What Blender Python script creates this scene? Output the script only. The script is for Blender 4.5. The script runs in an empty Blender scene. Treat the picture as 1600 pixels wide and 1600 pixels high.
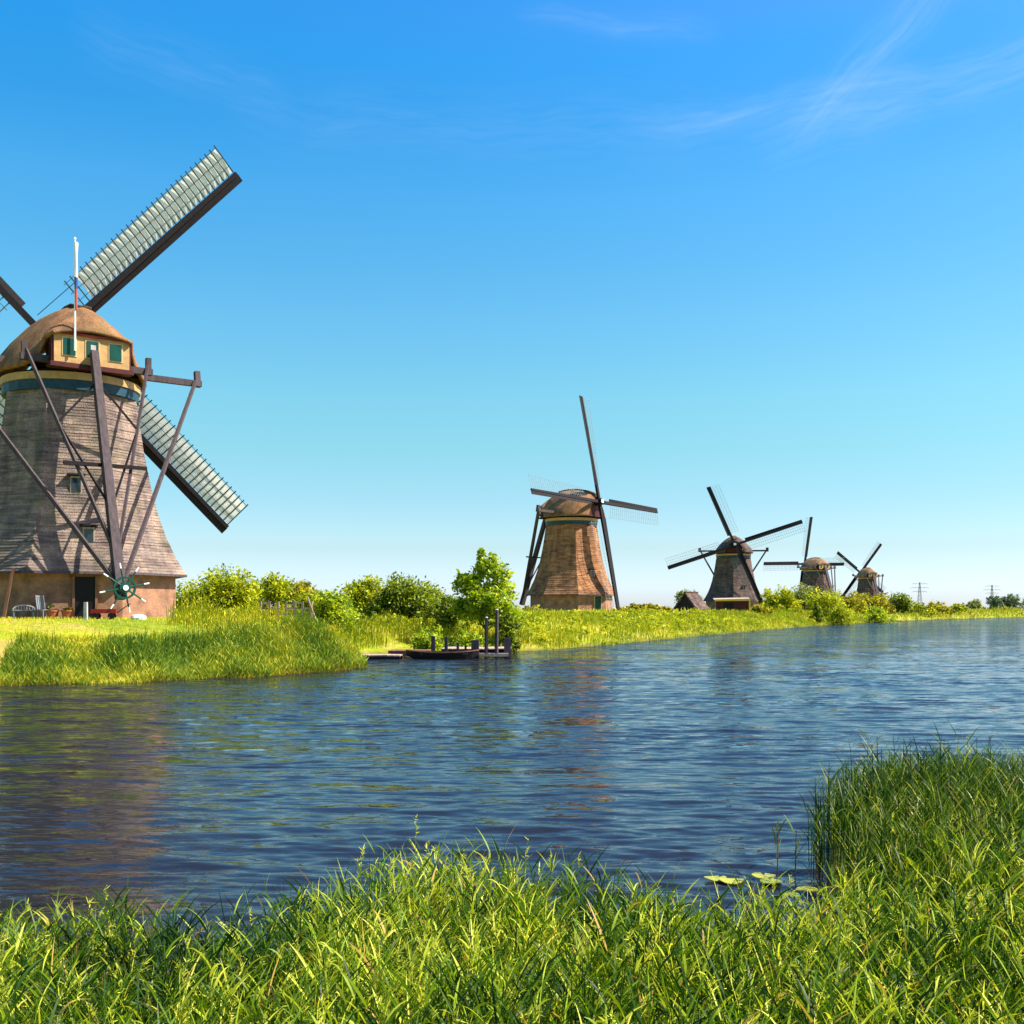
import bpy, math, random
import numpy as np
from mathutils import Vector, Matrix
rng = np.random.default_rng(7)
random.seed(7)
R = math.radians
SC = bpy.context.scene
COL = SC.collection

# ------------------------------------------------------------------ camera
EYE = 2.6
cam_d = bpy.data.cameras.new('camera')
cam_d.sensor_width = 36.0
cam_d.lens = 36.0 * 1715 / 1600
cam_d.shift_y = 151 / 1600
cam_d.clip_start = 0.1
cam_d.clip_end = 12000
cam = bpy.data.objects.new('camera', cam_d)
cam.location = (0, 0, EYE)
cam.rotation_euler = (R(90), 0, 0)
COL.objects.link(cam)
SC.camera = cam

# ------------------------------------------------------------------ light
SUN_AZ, SUN_EL = 89.0, 48.0          # azimuth from -Y towards +X
sx, sy, sz = (math.sin(R(SUN_AZ)) * math.cos(R(SUN_EL)), -math.cos(R(SUN_AZ)) * math.cos(R(SUN_EL)), math.sin(R(SUN_EL)))
sun_d = bpy.data.lights.new('sun', 'SUN')
sun_d.energy = 5.0
sun_d.angle = R(0.55)
sun_d.color = (1.0, 0.94, 0.84)
sun = bpy.data.objects.new('sun', sun_d)
sun.rotation_euler = Vector((sx, sy, sz)).to_track_quat('Z', 'Y').to_euler()
sun.location = (40, -30, 60)
COL.objects.link(sun)

SC.view_settings.view_transform = 'Standard'
SC.view_settings.look = 'None'
SC.view_settings.gamma = 1.0
SC.view_settings.use_curve_mapping = False
SC.view_settings.exposure = 1.30
SC.cycles.use_denoising = True
SC.cycles.max_bounces = 6
SC.cycles.transparent_max_bounces = 8
SC.cycles.use_adaptive_sampling = True
SC.cycles.adaptive_threshold = 0.01

W = bpy.data.worlds.new('World')
SC.world = W
W.use_nodes = True
nt = W.node_tree
nt.nodes.clear()


class NB:
    """small node-building helper"""
    def __init__(s, tree): s.t = tree
    def n(s, kind, **kw):
        nd = s.t.nodes.new(kind)
        for k, v in kw.items(): setattr(nd, k, v)
        return nd
    def l(s, a, b): s.t.links.new(a, b)
    def math(s, op, a, b=None, c=None, clamp=False):
        nd = s.n('ShaderNodeMath', operation=op, use_clamp=clamp)
        for i, v in enumerate((a, b, c)):
            if v is None: continue
            if isinstance(v, (int, float)): nd.inputs[i].default_value = v
            else: s.l(v, nd.inputs[i])
        return nd.outputs[0]
    def ramp(s, fac, stops, interp='LINEAR'):
        nd = s.n('ShaderNodeValToRGB')
        nd.color_ramp.interpolation = interp
        el = nd.color_ramp.elements
        while len(el) < len(stops): el.new(0.5)
        for e, (p, c) in zip(el, stops):
            e.position = p
            e.color = (*c, 1) if len(c) == 3 else c
        s.l(fac, nd.inputs[0])
        return nd.outputs[0]
    def noise(s, scale, vec=None, detail=4, rough=0.55, dist=0.0):
        nd = s.n('ShaderNodeTexNoise')
        nd.inputs['Scale'].default_value = scale
        nd.inputs['Detail'].default_value = detail
        nd.inputs['Roughness'].default_value = rough
        nd.inputs['Distortion'].default_value = dist
        if vec is not None: s.l(vec, nd.inputs['Vector'])
        return nd.outputs[0]
    def mapping(s, vec, scale=(1, 1, 1), rot=(0, 0, 0), loc=(0, 0, 0)):
        nd = s.n('ShaderNodeMapping')
        nd.inputs['Scale'].default_value = scale
        nd.inputs['Rotation'].default_value = rot
        nd.inputs['Location'].default_value = loc
        s.l(vec, nd.inputs['Vector'])
        return nd.outputs[0]
    def mix(s, fac, a, b, blend='MIX'):
        nd = s.n('ShaderNodeMix', data_type='RGBA', blend_type=blend)
        for i, v in ((0, fac), (6, a), (7, b)):
            if isinstance(v, (int, float)): nd.inputs[i].default_value = v
            elif isinstance(v, tuple): nd.inputs[i].default_value = (*v, 1) if len(v) == 3 else v
            else: s.l(v, nd.inputs[i])
        return nd.outputs[2]


b = NB(nt)
sky = b.n('ShaderNodeTexSky', sky_type='NISHITA')
sky.sun_disc = False
sky.sun_elevation = R(SUN_EL)
sky.sun_rotation = math.atan2(sx, sy)
sky.air_density = 1.0
sky.dust_density = 0.4
sky.ozone_density = 3.0
geo = b.n('ShaderNodeNewGeometry')
tc = b.n('ShaderNodeTexCoord')
sep = b.n('ShaderNodeSeparateXYZ'); b.l(tc.outputs['Generated'], sep.inputs[0])
X_, Y_, Z_ = sep.outputs
el_ = b.math('ARCSINE', Z_)
az_ = b.math('ARCTAN2', X_, Y_)
# colour response of the sky: stronger blue aloft
hs = b.n('ShaderNodeSeparateColor'); b.l(sky.outputs[0], hs.inputs[0])
SKY_STOPS = [(0.018, (0.41, 0.464, 0.70)), (0.053, (0.40, 0.398, 0.443)), (0.099, (0.472, 0.436, 0.413)), (0.144, (0.59, 0.504, 0.395)), (0.188, (0.763, 0.571, 0.428)), (0.257, (0.986, 0.616, 0.489)), (0.308, (1.117, 0.628, 0.525)), (0.357, (1.298, 0.651, 0.571)), (0.418, (1.235, 0.629, 0.604)), (0.463, (1.572, 0.663, 0.654)), (0.5, (2.608, 0.663, 0.679))]
comb = b.n('ShaderNodeCombineColor')
tint = b.ramp(b.math('MAXIMUM', el_, 0.0), SKY_STOPS)

# cirrus streaks, placed by azimuth and elevation
cv = b.n('ShaderNodeCombineXYZ'); b.l(az_, cv.inputs[0]); b.l(el_, cv.inputs[1])
warp = b.noise(9.0, cv.outputs[0], 3, 0.5)
def az_el(px, py):
    d = math.hypot(1715, px - 800)
    return math.atan2(px - 800, 1715), math.atan2(951 - py, d)
cl = None
for (x0, y0, x1, y1, wid, amp) in [(960, 205, 1680, 50, 16, .30), (1150, 215, 1720, 75, 22, .28), (1240, 240, 1480, -60, 26, .32),
                                   (800, 20, 1090, 42, 14, .2), (100, 40, 420, 150, 34, .12), (1180, 260, 1420, 170, 30, .16), (350, 165, 1150, 190, 42, .12)]:
    a0, e0 = az_el(x0, y0); a1, e1 = az_el(x1, y1)
    L = math.hypot(a1 - a0, e1 - e0); ux, uy = (a1 - a0) / L, (e1 - e0) / L
    da = b.math('SUBTRACT', az_, a0); de = b.math('SUBTRACT', el_, e0)
    along = b.math('DIVIDE', b.math('ADD', b.math('MULTIPLY', da, ux), b.math('MULTIPLY', de, uy)), L)
    perp = b.math('ADD', b.math('MULTIPLY', da, -uy), b.math('MULTIPLY', de, ux))
    perp = b.math('ADD', perp, b.math('MULTIPLY', b.math('SUBTRACT', warp, 0.5), 0.035))
    wr = wid / 1715
    g = b.math('EXPONENT', b.math('MULTIPLY', b.math('POWER', b.math('ABSOLUTE', b.math('DIVIDE', perp, wr)), 2.0), -1.0))
    ends = b.math('MULTIPLY', b.math('MULTIPLY', along, 5.0, clamp=True), b.math('MULTIPLY', b.math('SUBTRACT', 1.15, along), 5.0, clamp=True))
    # fibres along the streak
    fv = b.n('ShaderNodeCombineXYZ'); b.l(b.math('MULTIPLY', along, L * 14), fv.inputs[0]); b.l(b.math('MULTIPLY', perp, 160), fv.inputs[1])
    fib = b.math('MULTIPLY', b.math('SUBTRACT', b.noise(1.0, fv.outputs[0], 5, 0.6), 0.28), 2.0, clamp=True)
    v = b.math('MULTIPLY', b.math('MULTIPLY', b.math('MULTIPLY', g, ends), fib), amp)
    cl = v if cl is None else b.math('ADD', cl, v)
CLOUD = b.math('MINIMUM', b.math('MULTIPLY', cl, 0.36), 0.25)
bg = b.n('ShaderNodeBackground')
SKYGRADE = b.n('ShaderNodeHueSaturation')
SKYGRADE.inputs['Hue'].default_value = 0.49
SKYGRADE.inputs['Saturation'].default_value = 1.45
SKYGRADE.inputs['Value'].default_value = 1.0
b.l(sky.outputs[0], SKYGRADE.inputs['Color'])
SKYTINT = b.mix(1.0, b.mix(1.0, SKYGRADE.outputs[0], tint, 'MULTIPLY'), (2.18, 2.28, 2.33), 'MULTIPLY')
b.l(b.mix(CLOUD, SKYTINT, (7.0, 7.6, 8.2)), bg.inputs['Color'])
bg.inputs['Strength'].default_value = 0.068
wo = b.n('ShaderNodeOutputWorld'); b.l(bg.outputs[0], wo.inputs[0])


# ------------------------------------------------------------------ materials
def new_mat(name):
    m = bpy.data.materials.new(name); m.use_nodes = True
    t = m.node_tree; t.nodes.clear()
    bb = NB(t)
    out = bb.n('ShaderNodeOutputMaterial')
    p = bb.n('ShaderNodeBsdfPrincipled')
    bb.l(p.outputs[0], out.inputs[0])
    return m, bb, p, out

def bump(bb, p, h, strength=0.5, dist=0.02):
    bm_ = bb.n('ShaderNodeBump'); bm_.inputs['Strength'].default_value = strength; bm_.inputs['Distance'].default_value = dist
    bb.l(h, bm_.inputs['Height']); bb.l(bm_.outputs[0], p.inputs['Normal'])

def plain(name, c, rough=0.7, vary=0.25, scale=6.0, bmp=0.2, stretch=(1, 1, 1), metal=0.0, spec=0.2):
    m, bb, p, _ = new_mat(name)
    tcx = bb.n('ShaderNodeTexCoord')
    v = bb.mapping(tcx.outputs['Object'], stretch)
    n = bb.noise(scale, v, 5, 0.6)
    lo = tuple(x * (1 - vary) for x in c); hi = tuple(min(1, x * (1 + vary)) for x in c)
    bb.l(bb.ramp(n, [(0.3, lo), (0.7, hi)]), p.inputs['Base Color'])
    p.inputs['Roughness'].default_value = rough
    p.inputs['Metallic'].default_value = metal
    p.inputs['Specular IOR Level'].default_value = spec
    bump(bb, p, n, bmp, 0.02)
    return m

def thatch(name, c, dark, course=0.0, grain=26.0, moss=None):
    m, bb, p, _ = new_mat(name)
    tcx = bb.n('ShaderNodeTexCoord')
    fine = bb.noise(grain, bb.mapping(tcx.outputs['Object'], (1, 1, 0.28)), 4, 0.65)
    big = bb.noise(0.55, tcx.outputs['Object'], 5, 0.6)
    streak = bb.noise(1.0, bb.mapping(tcx.outputs['Object'], (1.4, 1.4, 0.16)), 4, 0.6)
    c1 = bb.ramp(fine, [(0.3, dark), (0.62, c)])
    blotch = bb.ramp(big, [(0.35, (0.66, 0.66, 0.68)), (0.65, (1.15, 1.06, 0.98))])  # broad random tone variation across the thatch
    c2 = bb.mix(1.0, c1, blotch, 'MULTIPLY')
    st = bb.ramp(streak, [(0.36, (0.58, 0.58, 0.60)), (0.62, (1.10, 1.07, 1.02))])
    c2 = bb.mix(0.9, c2, st, 'MULTIPLY')
    if course:
        s_ = bb.n('ShaderNodeSeparateXYZ'); bb.l(tcx.outputs['Object'], s_.inputs[0])
        row = bb.noise(1.0, bb.mapping(tcx.outputs['Object'], (0.7, 0.7, 1 / course * 1.0)), 2, 0.5)
        c2 = bb.mix(0.75, c2, bb.ramp(row, [(0.38, (0.5, 0.5, 0.53)), (0.56, (1.12, 1.10, 1.07))]), 'MULTIPLY')
    if moss:
        mo = bb.ramp(bb.noise(0.9, tcx.outputs['Object'], 6, 0.65), [(0.52, (0, 0, 0)), (0.66, (1, 1, 1))])
        c2 = bb.mix(bb.math('MULTIPLY', mo, 0.5), c2, moss)
    bb.l(c2, p.inputs['Base Color'])
    p.inputs['Roughness'].default_value = 0.95
    p.inputs['Specular IOR Level'].default_value = 0.1
    bump(bb, p, fine, 0.9, 0.06)
    return m

def brick_mat(name, c1, c2, mortar):
    m, bb, p, _ = new_mat(name)
    tcx = bb.n('ShaderNodeTexCoord')
    br = bb.n('ShaderNodeTexBrick')
    bb.l(tcx.outputs['UV'], br.inputs['Vector'])
    br.inputs['Scale'].default_value = 1.0
    br.inputs['Brick Width'].default_value = 0.22
    br.inputs['Row Height'].default_value = 0.065
    br.inputs['Mortar Size'].default_value = 0.008
    br.inputs['Color1'].default_value = (*c1, 1); br.inputs['Color2'].default_value = (*c2, 1); br.inputs['Mortar'].default_value = (*mortar, 1)
    n = bb.noise(1.3, tcx.outputs['Object'], 6, 0.65)
    c = bb.mix(1.0, br.outputs[0], bb.ramp(n, [(0.3, (0.42, 0.42, 0.42)), (0.5, (0.85, 0.83, 0.8)), (0.68, (1.25, 1.2, 1.12))]), 'MULTIPLY')
    bb.l(c, p.inputs['Base Color']); p.inputs['Roughness'].default_value = 0.9
    bump(bb, p, br.outputs[1], -0.4, 0.01)
    return m

def leaf_mat(name, stops, trans=0.35, rough=0.5, base=None):
    m, bb, p, out = new_mat(name)
    at = bb.n('ShaderNodeAttribute', attribute_name='tint')
    sepc = bb.n('ShaderNodeSeparateColor'); bb.l(at.outputs['Color'], sepc.inputs[0])
    c = bb.ramp(sepc.outputs[0], stops)
    if base is not None:        # dry stems low down on the plant
        f = bb.ramp(sepc.outputs[1], [(0.0, (1, 1, 1)), (base[1], (0, 0, 0))])
        c = bb.mix(f, c, base[0])
    bb.l(c, p.inputs['Base Color'])
    p.inputs['Roughness'].default_value = rough
    p.inputs['Specular IOR Level'].default_value = 0.22
    tr = bb.n('ShaderNodeBsdfTranslucent')
    bb.l(bb.mix(1.0, c, (1.5, 1.45, 0.6), 'MULTIPLY'), tr.inputs['Color'])
    mx = bb.n('ShaderNodeMixShader'); mx.inputs[0].default_value = trans
    bb.l(p.outputs[0], mx.inputs[1]); bb.l(tr.outputs[0], mx.inputs[2]); bb.l(mx.outputs[0], out.inputs[0])
    return m

M = {}
M['thatch_tower'] = thatch('thatch_tower', (0.37, 0.30, 0.25), (0.12, 0.10, 0.088), course=0.19, moss=(0.14, 0.13, 0.06))
M['thatch_tower_far'] = thatch('thatch_tower_far', (0.46, 0.24, 0.115), (0.16, 0.08, 0.04), course=0.3)
M['thatch_grey'] = thatch('thatch_grey', (0.17, 0.13, 0.115), (0.07, 0.055, 0.05), course=0.3)
M['thatch_cap'] = thatch('thatch_cap', (0.36, 0.205, 0.10), (0.15, 0.08, 0.04), grain=18, moss=(0.17, 0.13, 0.05))
M['thatch_tan'] = thatch('thatch_tan', (0.40, 0.26, 0.15), (0.2, 0.12, 0.07), grain=10)
M['ridge'] = thatch('ridge', (0.16, 0.115, 0.065), (0.07, 0.05, 0.03))
M['brick'] = brick_mat('brick', (0.27, 0.115, 0.058), (0.33, 0.155, 0.08), (0.22, 0.16, 0.11))
M['dark_wood'] = plain('dark_wood', (0.010, 0.008, 0.009), 0.8, 0.4, 5, 0.3, (1, 1, 0.2))
M['grey_wood'] = plain('grey_wood', (0.062, 0.047, 0.048), 0.8, 0.35, 7, 0.4, (1, 1, 0.15))
M['pale_wood'] = plain('pale_wood', (0.3528, 0.2688, 0.2016), 0.75, 0.3, 7, 0.4, (1, 1, 0.2))
M['brown_wood'] = plain('brown_wood', (0.17, 0.085, 0.045), 0.7, 0.35, 7, 0.4, (1, 1, 0.2))
M['black'] = plain('black', (0.006, 0.005, 0.006), 0.5, 0.3)
M['cream'] = plain('cream', (0.43, 0.265, 0.10), 0.6, 0.22, 2.2, 0.2)
M['cream_pale'] = plain('cream_pale', (0.52, 0.37, 0.18), 0.6, 0.18, 3, 0.1)
M['green_paint'] = plain('green_paint', (0.006, 0.055, 0.04), 0.35, 0.2, 3, 0.1)
M['red_paint'] = plain('red_paint', (0.22, 0.018, 0.01), 0.5, 0.3, 3, 0.1)
M['dark_red'] = plain('dark_red', (0.06, 0.012, 0.01), 0.6, 0.3, 3, 0.1)
M['navy'] = plain('navy', (0.015, 0.05, 0.07), 0.5, 0.3, 3, 0.1)
M['white'] = plain('white', (0.78, 0.78, 0.76), 0.5, 0.06, 3, 0.05)
M['blue_cloth'] = plain('blue_cloth', (0.03, 0.07, 0.22), 0.8, 0.15)
M['red_cloth'] = plain('red_cloth', (0.36, 0.06, 0.05), 0.8, 0.15)
M['bar'] = plain('bar', (0.025, 0.04, 0.03), 0.6, 0.25)
M['terracotta'] = plain('terracotta', (0.3528, 0.1008, 0.0420), 0.8, 0.2)
M['yellow_paint'] = plain('yellow_paint', (0.62, 0.42, 0.03), 0.6, 0.2)
M['steel'] = plain('steel', (0.16, 0.18, 0.19), 0.6, 0.2, 3, 0.05, metal=0.0)
M['glass'] = plain('glass', (0.02, 0.03, 0.035), 0.08, 0.1, 1, 0.0, spec=0.5)
M['bar_far_lit'] = plain('bar_far_lit', (0.22, 0.26, 0.27), 0.7, 0.2)  # pale version of the bar colour, with the lattice's sunlit look put in
M['stone'] = plain('stone', (0.3780, 0.3528, 0.3192), 0.85, 0.2)
def cloth_material():
    m, bb, p, out = new_mat('sail_cloth')
    tcx = bb.n('ShaderNodeTexCoord')
    n = bb.noise(0.8, tcx.outputs['Object'], 4, 0.6)
    c = bb.ramp(n, [(0.3, (0.84, 0.81, 0.72)), (0.7, (0.92, 0.89, 0.80))])
    bb.l(c, p.inputs['Base Color']); p.inputs['Roughness'].default_value = 0.8
    tr = bb.n('ShaderNodeBsdfTranslucent'); bb.l(c, tr.inputs['Color'])
    mx = bb.n('ShaderNodeMixShader'); mx.inputs[0].default_value = 0.4
    bb.l(p.outputs[0], mx.inputs[1]); bb.l(tr.outputs[0], mx.inputs[2]); bb.l(mx.outputs[0], out.inputs[0])
    return m
M['cloth'] = cloth_material()
M['reed_near'] = leaf_mat('reed_near', [(0.0, (0.009, 0.03, 0.003)), (0.33, (0.028, 0.080, 0.004)), (0.58, (0.105, 0.195, 0.006)), (0.78, (0.31, 0.4, 0.016)), (0.93, (0.52, 0.54, 0.06)), (1.0, (0.46, 0.28, 0.07))],
                          0.32, 0.5, ((0.10, 0.065, 0.02), 0.2))
M['reed_clump'] = leaf_mat('reed_clump', [(0.0, (0.01, 0.032, 0.005)), (0.45, (0.042, 0.095, 0.008)), (0.75, (0.14, 0.21, 0.015)), (0.93, (0.3, 0.33, 0.05)), (1.0, (0.32, 0.23, 0.08))],
                           0.35, 0.4, ((0.10, 0.055, 0.025), 0.35))
M['reed_far'] = leaf_mat('reed_far', [(0.0, (0.0918, 0.1800, 0.0180)), (0.5, (0.2376, 0.3300, 0.0180)), (0.85, (0.5468, 0.4956, 0.0270)), (1.0, (0.6200, 0.5700, 0.0900))],
                         0.35, 0.6, ((0.50, 0.33, 0.04), 0.5))
M['meadow'] = leaf_mat('meadow', [(0.0, (0.1380, 0.2150, 0.0108)), (0.45, (0.3588, 0.3921, 0.0099)), (0.8, (0.6200, 0.5566, 0.0144)), (1.0, (0.6200, 0.5060, 0.0864))], 0.3, 0.7)
M['leaf_bright'] = leaf_mat('leaf_bright', [(0.0, (0.0797, 0.1290, 0.0050)), (0.5, (0.2792, 0.3386, 0.0067)), (1.0, (0.5985, 0.5806, 0.0168))], 0.35, 0.5)
M['leaf_dark'] = leaf_mat('leaf_dark', [(0.0, (0.032, 0.062, 0.006)), (0.5, (0.13, 0.19, 0.009)), (1.0, (0.34, 0.4, 0.025))], 0.3, 0.5)
M['leaf_fresh'] = leaf_mat('leaf_fresh', [(0.0, (0.0714, 0.1401, 0.0067)), (0.5, (0.2320, 0.3361, 0.0101)), (1.0, (0.5355, 0.5796, 0.0252))], 0.4, 0.5)
M['leaf_yellow'] = leaf_mat('leaf_yellow', [(0.0, (0.0941, 0.1058, 0.0067)), (0.5, (0.2822, 0.2705, 0.0101)), (1.0, (0.5040, 0.4704, 0.0252))], 0.3, 0.6)
M['leaf_grey'] = leaf_mat('leaf_grey', [(0.0, (0.0672, 0.1058, 0.0294)), (0.5, (0.1747, 0.2117, 0.0588)), (1.0, (0.3226, 0.3528, 0.1008))], 0.3, 0.6)
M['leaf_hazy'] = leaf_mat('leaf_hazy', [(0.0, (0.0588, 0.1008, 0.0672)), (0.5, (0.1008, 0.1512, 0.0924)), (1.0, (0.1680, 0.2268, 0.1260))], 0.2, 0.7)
M['lily'] = leaf_mat('lily', [(0.0, (0.07, 0.15, 0.02)), (1.0, (0.36, 0.35, 0.02))], 0.1, 0.3)
M['bark'] = plain('bark', (0.10, 0.075, 0.05), 0.9, 0.4, 8, 0.6, (1, 1, 0.2))

# ------------------------------------------------------------------ mesh helpers
def link(o, parent=None):
    COL.objects.link(o)
    if parent is not None: o.parent = parent
    return o

def tag(o, label=None, cat=None, group=None, kind=None):
    if label: o['label'] = label
    if cat: o['category'] = cat
    if group: o['group'] = group
    if kind: o['kind'] = kind
    return o

def empty(name, loc, rz=0):
    o = bpy.data.objects.new(name, None); o.empty_display_size = 0.3
    o.location = loc; o.rotation_euler = (0, 0, rz)
    return link(o)

class MB:
    def __init__(s): s.v = []; s.f = []; s.m = []; s.mats = []
    def mi(s, mat):
        if mat is None: return 0
        if mat not in s.mats: s.mats.append(mat)
        return s.mats.index(mat)
    def add(s, vs, fs, mat=None):
        k = len(s.v); s.v += [tuple(v) for v in vs]; s.f += [tuple(i + k for i in f) for f in fs]
        s.m += [s.mi(mat)] * len(fs); return s
    def box(s, c, d, mat=None, rz=0.0, taper=1.0):
        hx, hy, hz = d[0] / 2, d[1] / 2, d[2] / 2; vs = []
        for z, t in ((-hz, 1), (hz, taper)):
            for x, y in ((-hx, -hy), (hx, -hy), (hx, hy), (-hx, hy)):
                x_, y_ = x * t, y * t
                vs.append((c[0] + x_ * math.cos(rz) - y_ * math.sin(rz), c[1] + x_ * math.sin(rz) + y_ * math.cos(rz), c[2] + z))
        return s.add(vs, [(3, 2, 1, 0), (4, 5, 6, 7), (0, 1, 5, 4), (1, 2, 6, 5), (2, 3, 7, 6), (3, 0, 4, 7)], mat)
    def beam(s, p, q, w, h=None, mat=None, w2=None, h2=None, up=(0, 0, 1)):
        p, q = Vector(p), Vector(q); h = h or w; w2 = w2 or w; h2 = h2 or h
        d = (q - p).normalized(); u = Vector(up)
        if abs(d.dot(u)) > 0.98: u = Vector((0, 1, 0))
        a = d.cross(u).normalized(); c = a.cross(d).normalized()
        vs = []
        for o, ww, hh in ((p, w, h), (q, w2, h2)):
            for i, j in ((-1, -1), (1, -1), (1, 1), (-1, 1)): vs.append(o + a * (i * ww / 2) + c * (j * hh / 2))
        return s.add(vs, [(3, 2, 1, 0), (4, 5, 6, 7), (0, 1, 5, 4), (1, 2, 6, 5), (2, 3, 7, 6), (3, 0, 4, 7)], mat)
    def cyl(s, p, q, r, r2=None, n=10, mat=None):
        p, q = Vector(p), Vector(q); r2 = r if r2 is None else r2
        d = (q - p).normalized(); u = Vector((0, 0, 1)) if abs(d.z) < 0.95 else Vector((0, 1, 0))
        a = d.cross(u).normalized(); c = a.cross(d)
        vs = [p + (a * math.cos(2 * math.pi * i / n) + c * math.sin(2 * math.pi * i / n)) * r for i in range(n)]
        vs += [q + (a * math.cos(2 * math.pi * i / n) + c * math.sin(2 * math.pi * i / n)) * r2 for i in range(n)]
        fs = [(i, (i + 1) % n, n + (i + 1) % n, n + i) for i in range(n)] + [tuple(range(n - 1, -1, -1)), tuple(range(n, 2 * n))]
        return s.add(vs, fs, mat)
    def rings(s, rings, mat=None, closed=True, cap0=True, cap1=True):
        n = len(rings[0]); vs = [p for r in rings for p in r]; fs = []
        for k in range(len(rings) - 1):
            for i in range(n if closed else n - 1):
                j = (i + 1) % n
                fs.append((k * n + i, k * n + j, (k + 1) * n + j, (k + 1) * n + i))
        if cap0: fs.append(tuple(range(n - 1, -1, -1)))
        if cap1: fs.append(tuple(range((len(rings) - 1) * n, len(rings) * n)))
        return s.add(vs, fs, mat)
    def mesh(s, name):
        me = bpy.data.meshes.new(name); me.from_pydata(s.v, [], s.f)
        for m_ in s.mats: me.materials.append(m_)
        if len(s.mats) > 1: me.polygons.foreach_set('material_index', s.m)
        me.update(); return me
    def build(s, name, mat=None, parent=None, smooth=False):
        me = s.mesh(name)
        if mat is not None and not s.mats: me.materials.append(mat)
        if smooth: me.polygons.foreach_set('use_smooth', [True] * len(me.polygons))
        return link(bpy.data.objects.new(name, me), parent)

def np_mesh(name, V, F, tint=None, mat=None, smooth=False):
    """V (n,3), F (m,k) arrays -> mesh; tint (n,2) per-vertex values"""
    me = bpy.data.meshes.new(name)
    n, m, k = len(V), len(F), F.shape[1]
    me.vertices.add(n); me.vertices.foreach_set('co', np.ascontiguousarray(V, dtype=np.float32).ravel())
    me.loops.add(m * k); me.loops.foreach_set('vertex_index', np.ascontiguousarray(F, dtype=np.int32).ravel())
    me.polygons.add(m); me.polygons.foreach_set('loop_start', np.arange(0, m * k, k, dtype=np.int32))
    if smooth: me.polygons.foreach_set('use_smooth', np.ones(m, dtype=bool))
    if tint is not None:
        a = me.color_attributes.new('tint', 'FLOAT_COLOR', 'POINT')
        c = np.ones((n, 4), dtype=np.float32); c[:, :tint.shape[1]] = tint
        a.data.foreach_set('color', c.ravel())
    if mat: me.materials.append(mat)
    me.update(calc_edges=True)
    return me

# ------------------------------------------------------------------ shorelines and ground height
FOC, HY = 1715.0, 951.0
def shore(px, py):
    Y = EYE * FOC / (py - HY); return ((px - 800) / FOC * Y, Y)
FAR = [(-400, -60), (-90, 8), (-45, 24)] + [shore(*p) for p in
      [(-250, 1092), (-100, 1078), (0, 1071), (100, 1069), (200, 1066), (300, 1061), (400, 1056), (480, 1051), (535, 1047), (556, 1040),
       (575, 1026), (640, 1018), (720, 1016), (800, 1018), (850, 1016), (900, 1012), (1000, 1003), (1100, 993), (1200, 984), (1300, 976),
       (1400, 970.5), (1500, 967), (1600, 964.5), (1750, 962), (2000, 960), (2600, 958)]]
NEAR = [(1500, 500), (400, 160), (90, 50), (30, 22), (12, 15), (8.6, 13.6), (5.6, 13.5), (4.1, 13.2), (3.55, 12.2), (3.15, 11.0), (2.98, 10.0), (2.9, 9.3), (2.2, 8.3), (1.2, 8.3), (0.5, 8.8), (0.0, 9.0),
        (-1.2, 9.0), (-1.7, 8.4), (-2.1, 7.7), (-2.5, 7.8), (-2.9, 8.2), (-3.5, 7.9), (-4.2, 7.4), (-6, 7.6), (-12, 8), (-40, 2), (-400, -110)]
WATER = np.array(FAR + NEAR)
FARA = np.array(FAR)

def sdist(X, Y):
    X = np.asarray(X, float); Y = np.asarray(Y, float); sh = X.shape
    P = np.stack([X.ravel(), Y.ravel()], 1)
    A = WATER; B = np.roll(A, -1, 0)
    best = np.full(len(P), 1e18); inside = np.zeros(len(P), bool)
    for a, c in zip(A, B):
        d = c - a; t = np.clip(((P - a) @ d) / (d @ d), 0, 1)
        q = a + t[:, None] * d; best = np.minimum(best, ((P - q) ** 2).sum(1))
        cond = (a[1] > P[:, 1]) != (c[1] > P[:, 1])
        xi = (c[0] - a[0]) * (P[:, 1] - a[1]) / ((c[1] - a[1]) + 1e-12) + a[0]
        inside ^= cond & (P[:, 0] < xi)
    r = np.sqrt(best); r[inside] *= -1
    return r.reshape(sh)

def vnoise(X, Y, s, seed=0):
    """cheap smooth noise from a few sines, about -1..1"""
    r = np.random.default_rng(seed); out = 0
    for _ in range(6):
        a = r.uniform(0, 2 * np.pi); k = s * r.uniform(0.6, 1.6); ph = r.uniform(0, 6.28)
        out = out + np.sin((X * np.cos(a) + Y * np.sin(a)) * k + ph)
    return out / 3.0

def ground_z(X, Y):
    X = np.asarray(X, float); Y = np.asarray(Y, float)
    d = sdist(X, Y)
    far = 2.1 * (1 - np.exp(-np.maximum(d, 0) / 6.5)) + 0.10 * vnoise(X, Y, 0.35, 3) * np.clip(d / 6, 0, 1)
    r0 = np.hypot(X, Y)
    near = 0.05 + 0.12 * np.clip(d / 3, 0, 1) + 0.95 * np.clip((3.6 - Y) / 2.0, 0, 1) ** 1.0
    isnear = Y < (X * 0.0 + 0.30 * np.abs(X) + 16)
    isnear &= ~((X < -30) & (Y > 0))
    z = np.where(isnear, near, far)
    # flat yard round the first mill
    dm = np.hypot(X + 23.85, Y - 60); w = np.clip((13 - dm) / 4, 0, 1)
    z = np.where(d > 0, z * (1 - w) + 2.1 * w, z)
    return np.where(d < 0, np.maximum(-1.6, d * 0.55 - 0.05), z)

def gz(x, y): return float(ground_z(np.array([x]), np.array([y]))[0])

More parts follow.
